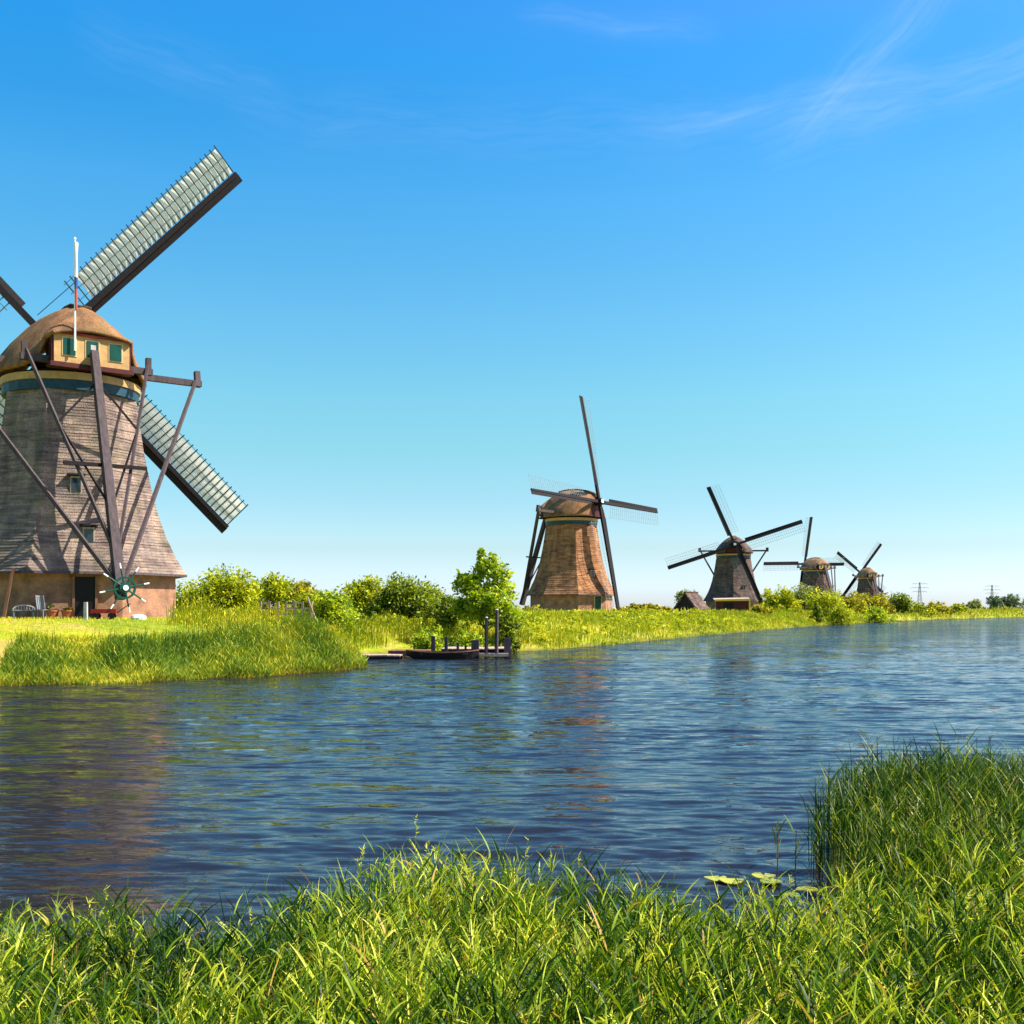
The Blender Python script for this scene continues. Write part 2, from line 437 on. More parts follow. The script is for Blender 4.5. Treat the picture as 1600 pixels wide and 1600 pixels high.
# terrain: one polar sheet to the horizon
rad = np.concatenate([np.arange(0.4, 16, 0.22), np.arange(16, 34, 1.2), np.arange(34, 76, 0.55), np.geomspace(76, 400, 120), np.geomspace(410, 9000, 40)])
ang = np.concatenate([np.arange(-180, -50, 4.0), np.arange(-50, 50, 0.4), np.arange(50, 180, 4.0)]) * math.pi / 180
def polar(rad, ang):
    RR, AA = np.meshgrid(rad, ang, indexing='ij'); X = RR * np.sin(AA); Y = RR * np.cos(AA)
    nr, na = RR.shape; i = np.arange(nr - 1)[:, None]; j = np.arange(na)[None, :]; j2 = (j + 1) % na
    F = np.stack([i * na + j, i * na + j2, (i + 1) * na + j2, (i + 1) * na + j], -1).reshape(-1, 4)
    return X, Y, F[:, ::-1]
X, Y, F = polar(rad, ang)
Z = ground_z(X, Y)
V = np.stack([X.ravel(), Y.ravel(), Z.ravel()], 1)
k = len(V); V = np.vstack([V, [[0, 0, gz(0, 0)]]])

def ground_material():
    m, bb, p, _ = new_mat('meadow_soil')
    g = bb.n('ShaderNodeTexCoord').outputs['Object']
    n1 = bb.noise(0.09, g, 5, 0.6); n2 = bb.noise(2.2, g, 6, 0.7); n3 = bb.noise(0.35, g, 4, 0.6)
    c = bb.ramp(n1, [(0.35, (0.13, 0.20, 0.012)), (0.55, (0.30, 0.33, 0.015)), (0.7, (0.40, 0.38, 0.02))])
    c = bb.mix(bb.ramp(n3, [(0.5, (0, 0, 0)), (0.68, (1, 1, 1))]), c, (0.40, 0.29, 0.09))
    c = bb.mix(1.0, c, bb.ramp(n2, [(0.3, (0.5, 0.55, 0.45)), (0.65, (1.1, 1.08, 1.0))]), 'MULTIPLY')
    s_ = bb.n('ShaderNodeSeparateXYZ'); bb.l(g, s_.inputs[0])
    wet = bb.ramp(bb.math('ADD', bb.math('MULTIPLY', s_.outputs[2], 1.0), 0.1), [(0.0, (1, 1, 1)), (0.36, (0, 0, 0))])
    c = bb.mix(wet, c, (0.055, 0.045, 0.02))
    bb.l(c, p.inputs['Base Color']); p.inputs['Roughness'].default_value = 0.95
    p.inputs['Specular IOR Level'].default_value = 0.1
    bump(bb, p, n2, 0.8, 0.1)
    return m
me = np_mesh('ground', V, F, mat=ground_material(), smooth=True)
tag(link(bpy.data.objects.new('ground', me)), kind='structure')

# water: one polar sheet with real waves, finer ripples in the material
wr = np.concatenate([np.geomspace(6.5, 420, 1100), np.geomspace(430, 9000, 40)])
wa = np.concatenate([np.arange(-180, -33, 3.0), np.linspace(-33, 33, 560), np.arange(36, 180, 3.0)]) * math.pi / 180
X, Y, F = polar(wr, wa)
RR = np.hypot(X, Y)
Z = np.zeros_like(X)
gust = 0.62 + 0.38 * vnoise(X * 0.8, Y, 0.16, 11) + 0.2 * vnoise(X, Y * 1.3, 0.5, 12)
gust = np.clip(gust, 0.25, 1.4)
wrng = np.random.default_rng(5)
for i in range(90):
    lam = float(np.exp(wrng.uniform(math.log(0.14), math.log(1.5))))
    th = wrng.normal(0, 0.27) + 0.06
    kx, ky = math.sin(th), math.cos(th)
    kk = 2 * math.pi / lam
    amp = 0.0145 * lam ** 0.70 / math.sqrt(70) * 1.5
    fade = np.clip((lam / (RR * 0.0038 * 2.6) - 1.0), 0, 1)     # drop waves the sheet cannot carry
    ph = kk * (X * kx + Y * ky) + wrng.uniform(0, 6.28) + 0.9 * vnoise(X, Y, 0.35, 100 + i)
    s_ = np.sin(ph)
    Z += amp * fade * (s_ + 0.25 * np.cos(2 * ph)) * gust
V = np.stack([X.ravel(), Y.ravel(), Z.ravel()], 1)

def water_material():
    m, bb, p, out = new_mat('canal_water')
    g = bb.n('ShaderNodeTexCoord').outputs['Object']
    p.inputs['Base Color'].default_value = (0.011, 0.012, 0.014, 1)
    p.inputs['Roughness'].default_value = 0.05
    p.inputs['IOR'].default_value = 1.34
    def slopes(scale, amp, detail, rough, loc):
        """random wave slopes, longer across the wind than along it"""
        nd = bb.n('ShaderNodeTexNoise'); nd.inputs['Scale'].default_value = 1.0; nd.inputs['Detail'].default_value = detail; nd.inputs['Roughness'].default_value = rough
        nd.inputs['Distortion'].default_value = 0.25
        bb.l(bb.mapping(g, scale, (0, 0, 0.04), loc), nd.inputs['Vector'])
        v = bb.n('ShaderNodeVectorMath', operation='SUBTRACT'); bb.l(nd.outputs['Color'], v.inputs[0]); v.inputs[1].default_value = (0.5, 0.5, 0.5)
        w = bb.n('ShaderNodeVectorMath', operation='MULTIPLY'); bb.l(v.outputs[0], w.inputs[0]); w.inputs[1].default_value = (amp * 0.4, amp, 0)
        return w.outputs[0]
    def vadd(a, c):
        v = bb.n('ShaderNodeVectorMath', operation='ADD'); bb.l(a, v.inputs[0]); bb.l(c, v.inputs[1]); return v.outputs[0]
    sl = vadd(slopes((0.26, 1.15, 1), 0.40, 6, 0.75, (3, 7, 0)), slopes((1.7, 7.5, 1), 0.52, 4, 0.62, (11, 2, 0)))
    gst = bb.ramp(bb.noise(1.0, bb.mapping(g, (0.05, 0.13, 1), (0, 0, 0.3)), 4, 0.62), [(0.38, (0.32, 0.32, 0.32)), (0.62, (1.0, 1.0, 1.0))])
    sp = bb.n('ShaderNodeSeparateXYZ'); bb.l(g, sp.inputs[0])
    wind = bb.math('MINIMUM', bb.math('ADD', bb.math('MULTIPLY', sp.outputs[1], 0.020), 0.85), 4.2)      # the open reach is windier
    sc_ = bb.n('ShaderNodeVectorMath', operation='SCALE'); bb.l(sl, sc_.inputs[0]); bb.l(bb.math('MULTIPLY', bb.math('MULTIPLY', gst, 2.0), wind), sc_.inputs[3])
    ge = bb.n('ShaderNodeNewGeometry')
    nn = bb.n('ShaderNodeVectorMath', operation='NORMALIZE'); bb.l(vadd(ge.outputs['Normal'], sc_.outputs[0]), nn.inputs[0])
    # body colour under a Fresnel-weighted reflection
    df = bb.n('ShaderNodeBsdfDiffuse'); df.inputs['Color'].default_value = (0.012, 0.013, 0.017, 1); bb.l(nn.outputs[0], df.inputs['Normal'])
    gl = bb.n('ShaderNodeBsdfGlossy'); gl.inputs['Color'].default_value = (0.90, 0.93, 0.98, 1); gl.inputs['Roughness'].default_value = 0.05; bb.l(nn.outputs[0], gl.inputs['Normal'])
    # Schlick's formula on the wave facet; steep facets hide those that lean away, so the angle never gets quite flat
    dt = bb.n('ShaderNodeVectorMath', operation='DOT_PRODUCT'); bb.l(ge.outputs['Incoming'], dt.inputs[0]); bb.l(nn.outputs[0], dt.inputs[1])
    c_ = bb.math('ADD', bb.math('MAXIMUM', dt.outputs['Value'], 0.02), 0.045)
    fs = bb.math('ADD', bb.math('MULTIPLY', bb.math('POWER', bb.math('SUBTRACT', 1.0, c_, clamp=True), 5.0), 0.98), 0.02, clamp=True)
    mx = bb.n('ShaderNodeMixShader'); bb.l(fs, mx.inputs[0])
    bb.l(df.outputs[0], mx.inputs[1]); bb.l(gl.outputs[0], mx.inputs[2]); bb.l(mx.outputs[0], out.inputs[0])
    return m
me = np_mesh('water', V, F, mat=water_material(), smooth=True)
tag(link(bpy.data.objects.new('water', me)), kind='structure')


# ------------------------------------------------------------------ windmills
PROFILE = [(2.35, 5.72), (3.15, 5.25), (4.37, 4.72), (5.6, 4.32), (6.9, 3.99), (9.0, 3.60), (10.6, 3.38), (12.0, 3.20)]
def apothem(z):
    zs, a = zip(*PROFILE); return float(np.interp(z, zs, a))
def octa(a, z, rot, n_sub=1, wob=0.0, seed=0):
    r = a / math.cos(math.pi / 8); pts = []
    cs = [(r * math.cos(rot + math.pi / 8 + i * math.pi / 4), r * math.sin(rot + math.pi / 8 + i * math.pi / 4)) for i in range(8)]
    for i in range(8):
        p, q = cs[i], cs[(i + 1) % 8]
        for s_ in range(n_sub):
            t = s_ / n_sub; pts.append((p[0] + (q[0] - p[0]) * t, p[1] + (q[1] - p[1]) * t, z))
    return pts

def sail_frame(beta, tilt=R(12)):
    N = Vector((0, math.cos(tilt), math.sin(tilt))); up = Vector((0, -math.sin(tilt), math.cos(tilt)))
    r = up * math.cos(beta) + Vector((1, 0, 0)) * math.sin(beta)
    y = N.cross(r)
    return Matrix(((r.x, y.x, N.x), (r.y, y.y, N.y), (r.z, y.z, N.z))).to_4x4()

def make_sail(root, R_, hub, capm, beta, cloth, detail, shared, thick=1.0):
    """radius along local +X, lattice towards -Y, wind side +Z"""
    if 'stock' not in shared:
        m = MB(); m.beam((0, 0, 0), (R_, 0, 0), 0.36 * thick, 0.34, w2=0.24 * thick, h2=0.18); shared['stock'] = m.mesh('sail')
        shared['stock'].materials.append(M['dark_wood'])
        m = MB(); bw = 0.42 * thick
        for r0, r1 in ((2.3, 6.0), (6.0, 10.0), (10.0, R_ + 0.05)):
            t0 = R(20 - 17 * r0 / R_); t1 = R(20 - 17 * r1 / R_)
            vs = []
            for r_, t_ in ((r0, t0), (r1, t1)):
                for y0, zz in ((0.06, -.025), (0.13 + bw, -.025), (0.13 + bw, .025), (0.06, .025)):
                    vs.append((r_, y0 * math.cos(t_), zz + y0 * math.sin(t_)))
            m.add(vs, [(3, 2, 1, 0), (4, 5, 6, 7), (0, 1, 5, 4), (1, 2, 6, 5), (2, 3, 7, 6), (3, 0, 4, 7)])
        shared['board'] = m.mesh('leading_board'); shared['board'].materials.append(M['dark_wood'])
        bt = 0.06 if detail else 0.021 * thick; lw = 0.028 if detail else 0.023 * thick; bm = M['bar' if detail else 'bar_far_lit']
        m = MB(); m.box((0, -1.0, 0), (bt, 2.06, bt)); shared['bar'] = m.mesh('sail_bar'); shared['bar'].materials.append(M['bar'])
        m = MB()
        for y0 in (-0.62, -1.22, -1.88):
            pr = None
            for k_ in range(9):
                r_ = 2.7 + (R_ - 0.1 - 2.7) * k_ / 8; t_ = R(20 - 17 * r_ / R_)
                p_ = Vector((r_, y0 * math.cos(t_), y0 * math.sin(t_) - 0.05))
                if pr is not None: m.beam(pr, p_, lw, 0.03)
                pr = p_
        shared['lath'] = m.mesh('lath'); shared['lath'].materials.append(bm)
        # cloth spread on the wind side of the lattice
        m = MB(); rows = []
        for k_ in range(61):
            r_ = 3.6 + (R_ - 0.15 - 3.6) * k_ / 60; t_ = R(20 - 17 * r_ / R_); row = []
            for q in range(6):
                y0 = -0.2 - 1.62 * q / 5
                sag = 0.005 * math.sin(k_ * 1.9 + q) - 0.05 * math.sin(q / 5 * math.pi)
                row.append((r_, y0 * math.cos(t_), y0 * math.sin(t_) + 0.10 + sag))
            rows.append(row)
        m.rings(rows, closed=False, cap0=False, cap1=False); shared['cloth'] = m.mesh('sail_cloth'); shared['cloth'].materials.append(M['cloth'])
        n_b = 31 if detail else 26
        shared['bars'] = [(2.9 + (R_ - 0.12 - 2.9) * i / (n_b - 1)) for i in range(n_b)]
        if not detail:
            m = MB()
            for r_ in shared['bars']:
                t_ = R(20 - 17 * r_ / R_)
                m.beam((r_, 0, 0), (r_, -2.03 * math.cos(t_), -2.03 * math.sin(t_)), bt, bt, up=(1, 0, 0))
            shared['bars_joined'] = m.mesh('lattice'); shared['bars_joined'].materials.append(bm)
    s_ = link(bpy.data.objects.new('sail', shared['stock']), root)
    s_.matrix_local = Matrix.Translation(capm @ Vector(hub)) @ capm.to_3x3().to_4x4() @ sail_frame(beta)
    link(bpy.data.objects.new('leading_board', shared['board']), s_)
    link(bpy.data.objects.new('lath', shared['lath']), s_)
    if cloth: link(bpy.data.objects.new('sail_cloth', shared['cloth']), s_)
    if detail:
        for r_ in shared['bars']:
            o = link(bpy.data.objects.new('sail_bar', shared['bar']), s_)
            o.location = (r_, 0, 0); o.rotation_euler = (R(20 - 17 * r_ / R_), 0, 0)
    else:
        link(bpy.data.objects.new('lattice', shared['bars_joined']), s_)
    return s_

def cap_loft():
    """boat shaped thatched cap, front +Y; rings of an open arch"""
    st = [(4.10, 2.0, 2.6, 0.0), (3.6, 2.9, 3.2, 0.0), (2.6, 3.6, 3.6, 0.0), (1.2, 3.95, 3.85, 0.0), (-0.2, 3.95, 3.9, 0.0), (-1.4, 3.65, 3.8, 0.0),
          (-2.4, 3.15, 3.5, 0.05), (-3.0, 2.6, 3.15, 0.5), (-3.25, 2.3, 2.95, 1.45), (-3.7, 2.12, 2.5, 1.6), (-4.05, 2.05, 1.95, 1.66)]
    return st

def arch(y, w, h, zb, n=19, inset=0.0, p=1.24):
    pts = []
    for i in range(n):
        t = math.pi * i / (n - 1); cx, sz_ = math.cos(t), math.sin(t)
        x = -w * math.copysign(abs(cx) ** (2 / 1.66), cx); z = zb + (h - zb) * abs(sz_) ** (2 / p) 
        pts.append((x * (1 - inset), y, z - inset * 0.5))
    return pts

def build_mill(px, Y, head, beta, octrot, label, R_=14.3, hub_z=15.4, hub_y=4.6, scale_z=1.0, scale_xy=1.0, detail=False, cloth=False, tower='thatch_tower_far', thick=1.0,
               tail=True, flag=False, cap='thatch_cap', sails=True):
    Xc = (px - 800) / FOC * Y
    root = empty('windmill', (Xc, Y, gz(Xc, Y) if not detail else 2.1))
    root.scale = (scale_xy, scale_xy, scale_z)
    tag(root, label, 'windmill')
    # tower with overlapping thatch courses
    rings = []; zs = []; nc = 62 if detail else 34
    z0, z1 = 2.35, 11.9
    trng = random.Random(int(px))
    for i in range(nc):
        za = z0 + (z1 - z0) * i / nc; zb = z0 + (z1 - z0) * (i + 1) / nc
        step = (0.028 if detail else 0.03) * trng.uniform(0.3, 1.2)
        rings.append(octa(apothem(za) + step, za, octrot, 6)); rings.append(octa(apothem(zb), zb - 0.005, octrot, 6))
    if detail:
        rings = [[(p[0] * (1 + trng.uniform(-.0016, .0016)), p[1] * (1 + trng.uniform(-.0016, .0016)), p[2] + trng.uniform(-.008, .008)) for p in rg] for rg in rings]
    t = MB().rings(rings, cap0=False, cap1=True).build('tower', M[tower], root)
    MB().rings([octa(5.18, 2.34, octrot), octa(5.78, 2.24, octrot), octa(5.76, 2.36, octrot), octa(5.6, 2.37, octrot)], cap0=True, cap1=True).build('eave_board', M['grey_wood'], root)
    # brick base with uv for the courses
    bs = MB().rings([octa(5.22, -0.4, octrot), octa(5.18, 2.30, octrot)], cap0=False, cap1=False).build('brick_base', M['brick'], root)
    uv = bs.data.uv_layers.new(name='UVMap')
    for poly in bs.data.polygons:
        vs = [bs.data.vertices[i].co for i in poly.vertices]
        for li, co in zip(poly.loop_indices, vs):
            e = (vs[1] - vs[0]).normalized(); uv.data[li].uv = ((co - vs[0]).dot(e), co.z)
    def on_face(ang, lat, z, a, out=0.0):
        c, s_ = math.cos(ang), math.sin(ang); return Vector((c * (a + out) - s_ * lat, s_ * (a + out) + c * lat, z))
    fa = octrot          # face whose normal points at octrot
    # door
    dm = MB(); dl = 0.35 if detail else 0.9
    c_ = on_face(fa, dl, 1.05, 5.19); dm.box(c_, (0.10, 0.95, 2.1), rz=fa); d_o = dm.build('door', M['black'] if detail else M['green_paint'], root)
    fm = MB()
    for s_ in (-1, 1): fm.box(on_face(fa, dl + s_ * 0.54, 1.1, 5.22), (0.16, 0.12, 2.2), rz=fa)
    fm.box(on_face(fa, dl, 2.19, 5.22), (0.16, 1.2, 0.10), rz=fa)
    fm.build('door_frame', M['brown_wood'] if detail else M['cream'], d_o)
    # tower windows under little hoods
    wins = [(0.0, 6.85), (0.55, 4.2)] if detail else [(0.5, 5.2)]
    for lat, z in wins:
        a = apothem(z); w_ = MB()
        w_.box(on_face(fa, lat, z, a, 0.03), (0.22, 0.58, 0.88), rz=fa); wo_ = w_.build('window', M['pale_wood'], root)
        MB().box(on_face(fa, lat, z - 0.02, a, 0.15), (0.03, 0.44, 0.72), rz=fa).build('pane', M['glass'], wo_)
        MB().box(on_face(fa, lat, z + 0.52, a, 0.07), (0.5, 0.85, 0.09), rz=fa).build('hood', M['dark_wood'], wo_)
    # collar
    n = 28
    circ = lambda r, z: [(r * math.cos(2 * math.pi * i / n), r * math.sin(2 * math.pi * i / n), z) for i in range(n)]
    MB().rings([circ(3.5, 11.86), circ(3.5, 12.36)]).build('collar', M['navy'], root)
    MB().rings([circ(3.49, 12.36), circ(3.58, 12.37), circ(3.58, 12.74), circ(3.49, 12.76)]).build('curb_ring', M['cream'], root)
    capm = Matrix.Rotation(-R(head), 4, 'Z')
    capo = MB()
    st = cap_loft(); zc = 12.92
    # densify the stations
    ys = np.array([s_[0] for s_ in st]); prm = np.arange(len(ys)); fine = np.linspace(0, len(ys) - 1, 41 if detail else 21)
    ints = [np.interp(fine, prm, [s_[i] for s_ in st]) for i in range(4)]
    rg = []
    for y, w, h, zb in zip(*ints): rg.append([(x, yy, z + zc) for x, yy, z in arch(y, w, h, zb)])
    inner = [[(x * 0.93, yy, zc + (z - zc) * 0.93 - 0.02) for x, yy, z in r_] for r_ in rg]
    nst, nar = len(rg), len(rg[0])
    vs = [p for r_ in rg for p in r_] + [p for r_ in inner for p in r_]; fs = []; off = nst * nar
    for k_ in range(nst - 1):
        for i in range(nar - 1):
            a_ = k_ * nar + i; fs.append((a_, a_ + nar, a_ + nar + 1, a_ + 1)); fs.append((off + a_, off + a_ + 1, off + a_ + nar + 1, off + a_ + nar))
        for i in (0, nar - 1):
            a_ = k_ * nar + i; fs.append((a_, off + a_, off + a_ + nar, a_ + nar) if i == 0 else (a_, a_ + nar, off + a_ + nar, off + a_))
    for k_ in (0, nst - 1):
        for i in range(nar - 1):
            a_ = k_ * nar + i; fs.append((a_, a_ + 1, off + a_ + 1, off + a_) if k_ == 0 else (a_, off + a_, off + a_ + 1, a_ + 1))
    capo.add(vs, fs)
    co = capo.build('cap', M[cap], root, smooth=True); co.matrix_local = capm
    # ridge
    rm = MB(); pr = None
    for y, w, h, zb in zip(*ints):
        if -2.3 < y < 4.05:
            p_ = Vector((0, y, zc + h + 0.03))
            if pr is not None: rm.beam(pr, p_, 0.9, 0.10)
            pr = p_
    rm.build('ridge', M['ridge'], co)
    # floor, front boards, rear board with shutters
    MB().rings([[(3.05 * math.cos(t_), 3.6 * math.sin(t_) + .2, z) for t_ in np.linspace(0, 2 * math.pi, 24, endpoint=False)] for z in (zc - 0.1, zc + 0.02)]).build('cap_floor', M['dark_wood'], co)
    fr = arch(4.0, 1.75, 2.25, 0.0); MB().add([(x, y, z + zc) for x, y, z in fr] + [(x, y - .1, z + zc) for x, y, z in fr],
        [tuple(range(len(fr))), tuple(range(2 * len(fr) - 1, len(fr) - 1, -1))]).build('front_boards', M['dark_red'], co)
    m = MB(); m.box((0, -3.78, zc + 0.92), (3.8, 0.10, 1.5)); bo = m.build('rear_board', M['cream'], co)
    m = MB(); m.box((0, -3.6, zc + 0.05), (4.2, 0.7, 0.24)); m.build('rear_sill', M['dark_red'], co)
    m = MB(); m.box((0, -3.9, zc + 1.68), (4.0, 0.14, 0.10)); m.build('rear_trim', M['red_paint'], co)
    for s_ in (-1, 1): MB().box((s_ * 1.95, -3.2, zc + 0.85), (0.10, 1.14, 1.6)).build('side_board', M['dark_red'], co)
    for x in (-1.15, 0.0, 1.18):
        MB().box((x, -3.83, zc + 1.0), (0.74, 0.06, 0.98)).build('shutter_frame', M['cream_pale'], co)
        MB().box((x, -3.87, zc + 1.0), (0.58, 0.06, 0.84)).build('shutter', M['green_paint'], co)
    if detail: MB().box((0.02, -3.91, zc + 1.1), (0.26, 0.03, 0.26)).build('shutter_pane', M['stone'], co)
    # windshaft and hub
    hub = (0, hub_y, hub_z)
    m = MB(); m.cyl((0, 1.5, hub_z - 0.62), (0, hub_y + 0.5, hub_z + 0.1), 0.42, n=12); m.box((0, hub_y, hub_z), (0.75, 0.85, 0.8))
    ws = m.build('windshaft', M['black'], root); ws.matrix_local = capm
    if not detail: MB().box((0, hub_y + .52, hub_z + .1), (0.5, 0.06, 0.5)).build('hub_plate', M['white'], ws)
    shared = {}
    if sails:
        for k_ in range(4): make_sail(root, R_, hub, capm, R(beta + 90 * k_), cloth, detail, shared, thick)
    # tail pole, spruits and braces
    def part(mb, name, mat):
        o = mb.build(name, mat, root); o.matrix_local = capm; return o
    th = 1.0 if detail else thick * 1.3
    foot = Vector((0, -8.5, 1.0)); top = Vector((0, -4.12, 13.75))
    tp = part(MB().beam(top, foot, 0.36 * th, 0.42, w2=0.46 * th, h2=0.5, up=(0, 1, 0)), 'tail_pole', M['grey_wood'])
    tat = lambda f: top.lerp(foot, f)
    L1, L2 = 7.1, 3.35
    part(MB().beam((-L1, -0.5, 13.55), (L1, -0.5, 13.55), 0.30 * th, 0.34), 'long_beam', M['grey_wood'])
    part(MB().beam((-L2, -3.1, 13.3), (L2, -3.1, 13.3), 0.32 * th, 0.34), 'short_beam', M['grey_wood'])
    for s_ in (-1, 1):
        e = Vector((s_ * (L1 - 0.25), -0.5, 13.9)); f = tat(0.93) + Vector((s_ * 0.25, 0, 0))
        part(MB().beam(e, f, 0.15 * th, 0.19, w2=0.18 * th), 'long_brace', M['grey_wood'])
        part(MB().beam(e + Vector((0, -.15, -.55)), e + Vector((0, 0, 0.35)), 0.3 * th, 0.3), 'brace_head', M['grey_wood'])
        e = Vector((s_ * (L2 - 0.2), -3.1, 13.85)); f = tat(0.78) + Vector((s_ * 0.22, 0, 0))
        part(MB().beam(e, f, 0.13 * th, 0.16), 'short_brace', M['grey_wood'])
        part(MB().beam(e + Vector((0, 0, -.7)), e + Vector((0, 0, 0.2)), 0.26 * th, 0.28), 'brace_head', M['grey_wood'])
    c = tat(0.475)
    part(MB().beam(c + Vector((-2.05, 0.1, 0)), c + Vector((2.05, 0.1, 0)), 0.16 * th, 0.18), 'cross_beam', M['dark_wood'])
    if detail:
        for s_ in (-1, 1):
            e0 = Vector((s_ * (L2 - 0.2), -3.1, 13.85)); f0 = tat(0.78) + Vector((s_ * 0.22, 0, 0))  # thin dark bars along the dark lines between tail pole and short braces
            part(MB().beam(tat(0.14) + Vector((s_ * .15, 0, 0)), e0.lerp(f0, 0.40), 0.09, 0.10), 'dark_bar', M['dark_wood'])
            part(MB().beam(e0.lerp(f0, 0.40), tat(0.62) + Vector((s_ * .18, 0, 0)), 0.08, 0.09), 'dark_bar', M['dark_wood'])
        # capstan wheel at the foot of the tail
        wc = Vector((0, -8.95, 1.5)); m = MB()
        m.cyl(wc + Vector((0, -0.22, 0)), wc + Vector((0, 0.45, 0)), 0.26, n=14); wh = part(m, 'capstan_wheel', M['green_paint'])
        m = MB(); n_ = 16
        for i in range(n_):
            a0, a1 = 2 * math.pi * i / n_, 2 * math.pi * (i + 1) / n_
            m.beam(wc + Vector((math.cos(a0) * .5, -.1, math.sin(a0) * .5)), wc + Vector((math.cos(a1) * .5, -.1, math.sin(a1) * .5)), 0.09, 0.12, up=(0, 1, 0))
        m.build('wheel_rim', M['green_paint'], wh)
        for i in range(8):
            a = 2 * math.pi * i / 8 + 0.2; d = Vector((math.cos(a), 0, math.sin(a)))
            o_ = MB(); o_.cyl(wc + d * 0.2 + Vector((0, -.12, 0)), wc + d * 0.95 + Vector((0, -.12, 0)), 0.05, 0.038, 8, M['green_paint'])
            o_.cyl(wc + d * 0.95 + Vector((0, -.12, 0)), wc + d * 1.2 + Vector((0, -.12, 0)), 0.04, 0.035, 8, M['white'])
            o_.build('spoke', None, wh)
        m = MB(); m.cyl(wc + Vector((0, -.25, 0)), wc + Vector((0, -.3, 0)), 0.13, n=12, mat=M['white']); m.build('wheel_boss', None, wh)
    if flag:
        fx, fy = -0.95, -4.1
        m = MB(); m.cyl((fx, fy, 13.7), (fx, fy, 19.4), 0.055, 0.035, 8); m.cyl((fx, fy, 19.4), (fx, fy, 19.5), 0.08, 0.03, 8)
        fp = part(m, 'flagpole', M['white'])
        for nm, za, zb, mt in (('flag_stripe', 19.25, 17.45, 'white'), ('flag_stripe', 17.45, 16.85, 'blue_cloth'), ('flag_stripe', 16.85, 15.8, 'red_cloth')):
            m = MB(); rings = []
            for k_ in range(6):
                z = za + (zb - za) * k_ / 5; wd = 0.12 - 0.04 * (19.3 - z) / 3.6
                rings.append([(fx + .05 + wd * 0.8 * math.cos(t_) * (1 + .3 * math.sin(3 * t_ + z * 2)), fy + 0.10 * math.sin(t_), z) for t_ in np.linspace(0, 2 * math.pi, 12, endpoint=False)])
            m.rings(rings).build(nm, M[mt], fp)
        m = MB(); m.cyl((fx, fy - .05, 17.2), (-2.6, -3.4, 15.4), 0.02, n=5); m.build('halyard', M['dark_wood'], fp)
    return root, on_face

los = lambda px: math.atan2(px - 800, FOC)
def camrot(px, off=0.0):       # direction from the mill to the camera, as an angle from +X
    return -math.pi / 2 - los(px) + R(off)

BETA1, RAD1, HY1, HZ1 = 41.6, 15.6, 4.5, 16.0
mill1, face1 = build_mill(112, 60, -37, BETA1, camrot(112, 3), 'largest thatched windmill, on the left, seen from behind with a flag on its cap',
           R_=RAD1, hub_z=HZ1, hub_y=HY1, detail=True, cloth=True, tower='thatch_tower', flag=True)
build_mill(893, 149, 128, -1.5, camrot(893, 31), 'orange-brown thatched windmill with one sail pointing straight up, beside the young tree by the jetty', R_=15.0, hub_z=14.9, hub_y=4.5, scale_z=0.985, thick=1.15)
build_mill(1146, 226, 188, 20, camrot(1146, 22.5), 'dark grey windmill facing the camera behind the small thatched hut and yellow-edged shed', R_=14.3, hub_z=14.6, scale_z=0.92, thick=1.4, tower='thatch_grey', cap='thatch_grey')
build_mill(1274, 322, -26, -2, camrot(1274, 15), 'windmill with a tan cap half hidden by bushes, one sail straight up and two level', R_=15.2, hub_z=15.0, scale_z=0.92, thick=1.7, tower='thatch_grey', cap='thatch_tan')
build_mill(1355, 440, -17, 33, camrot(1355, 10), 'smallest and farthest windmill, its sails set in a tilted cross above the bushes', R_=14.3, hub_z=15.0, thick=2.0, tower='thatch_grey', cap='thatch_tan')

# ------------------------------------------------------------------ vegetation builders
def ribbons(P0, P1, P2, w, seg, tint, widthdir=None, tip=0.08):
    """curved tapering ribbons through quadratic curves. P* (n,3); w (n,); tint (n,) -> V,F,T"""
    n = len(P0); t = np.linspace(0, 1, seg + 1)
    q = (1 - t)[None, :, None] ** 2 * P0[:, None] + 2 * (t * (1 - t))[None, :, None] * P1[:, None] + t[None, :, None] ** 2 * P2[:, None]
    d = P2 - P0
    if widthdir is None:
        a = rng.uniform(0, 2 * np.pi, n); widthdir = np.stack([np.cos(a), np.sin(a), np.zeros(n)], 1)
    s = np.cross(d, widthdir); s /= np.linalg.norm(s, axis=1)[:, None] + 1e-9
    prof = np.minimum(1.0, 0.45 + 2.2 * t) * (1 - t ** 2.2) + tip * t
    off = s[:, None, :] * (w[:, None] * prof[None, :] / 2)[:, :, None]
    V = np.stack([q - off, q + off], 2).reshape(-1, 3)
    base = (np.arange(n) * (seg + 1) * 2)[:, None]; k_ = np.arange(seg)[None, :] * 2
    F = np.stack([base + k_, base + k_ + 1, base + k_ + 3, base + k_ + 2], -1).reshape(-1, 4)
    T = np.stack([np.repeat(tint, (seg + 1) * 2), np.zeros(n * (seg + 1) * 2)], 1)
    return V, F, T

def merge(parts):
    Vs, Fs, Ts = [], [], []; k_ = 0
    for V_, F_, T_ in parts:
        Vs.append(V_); Fs.append(F_ + k_); Ts.append(T_); k_ += len(V_)
    return np.vstack(Vs), np.vstack(Fs), np.vstack(Ts)

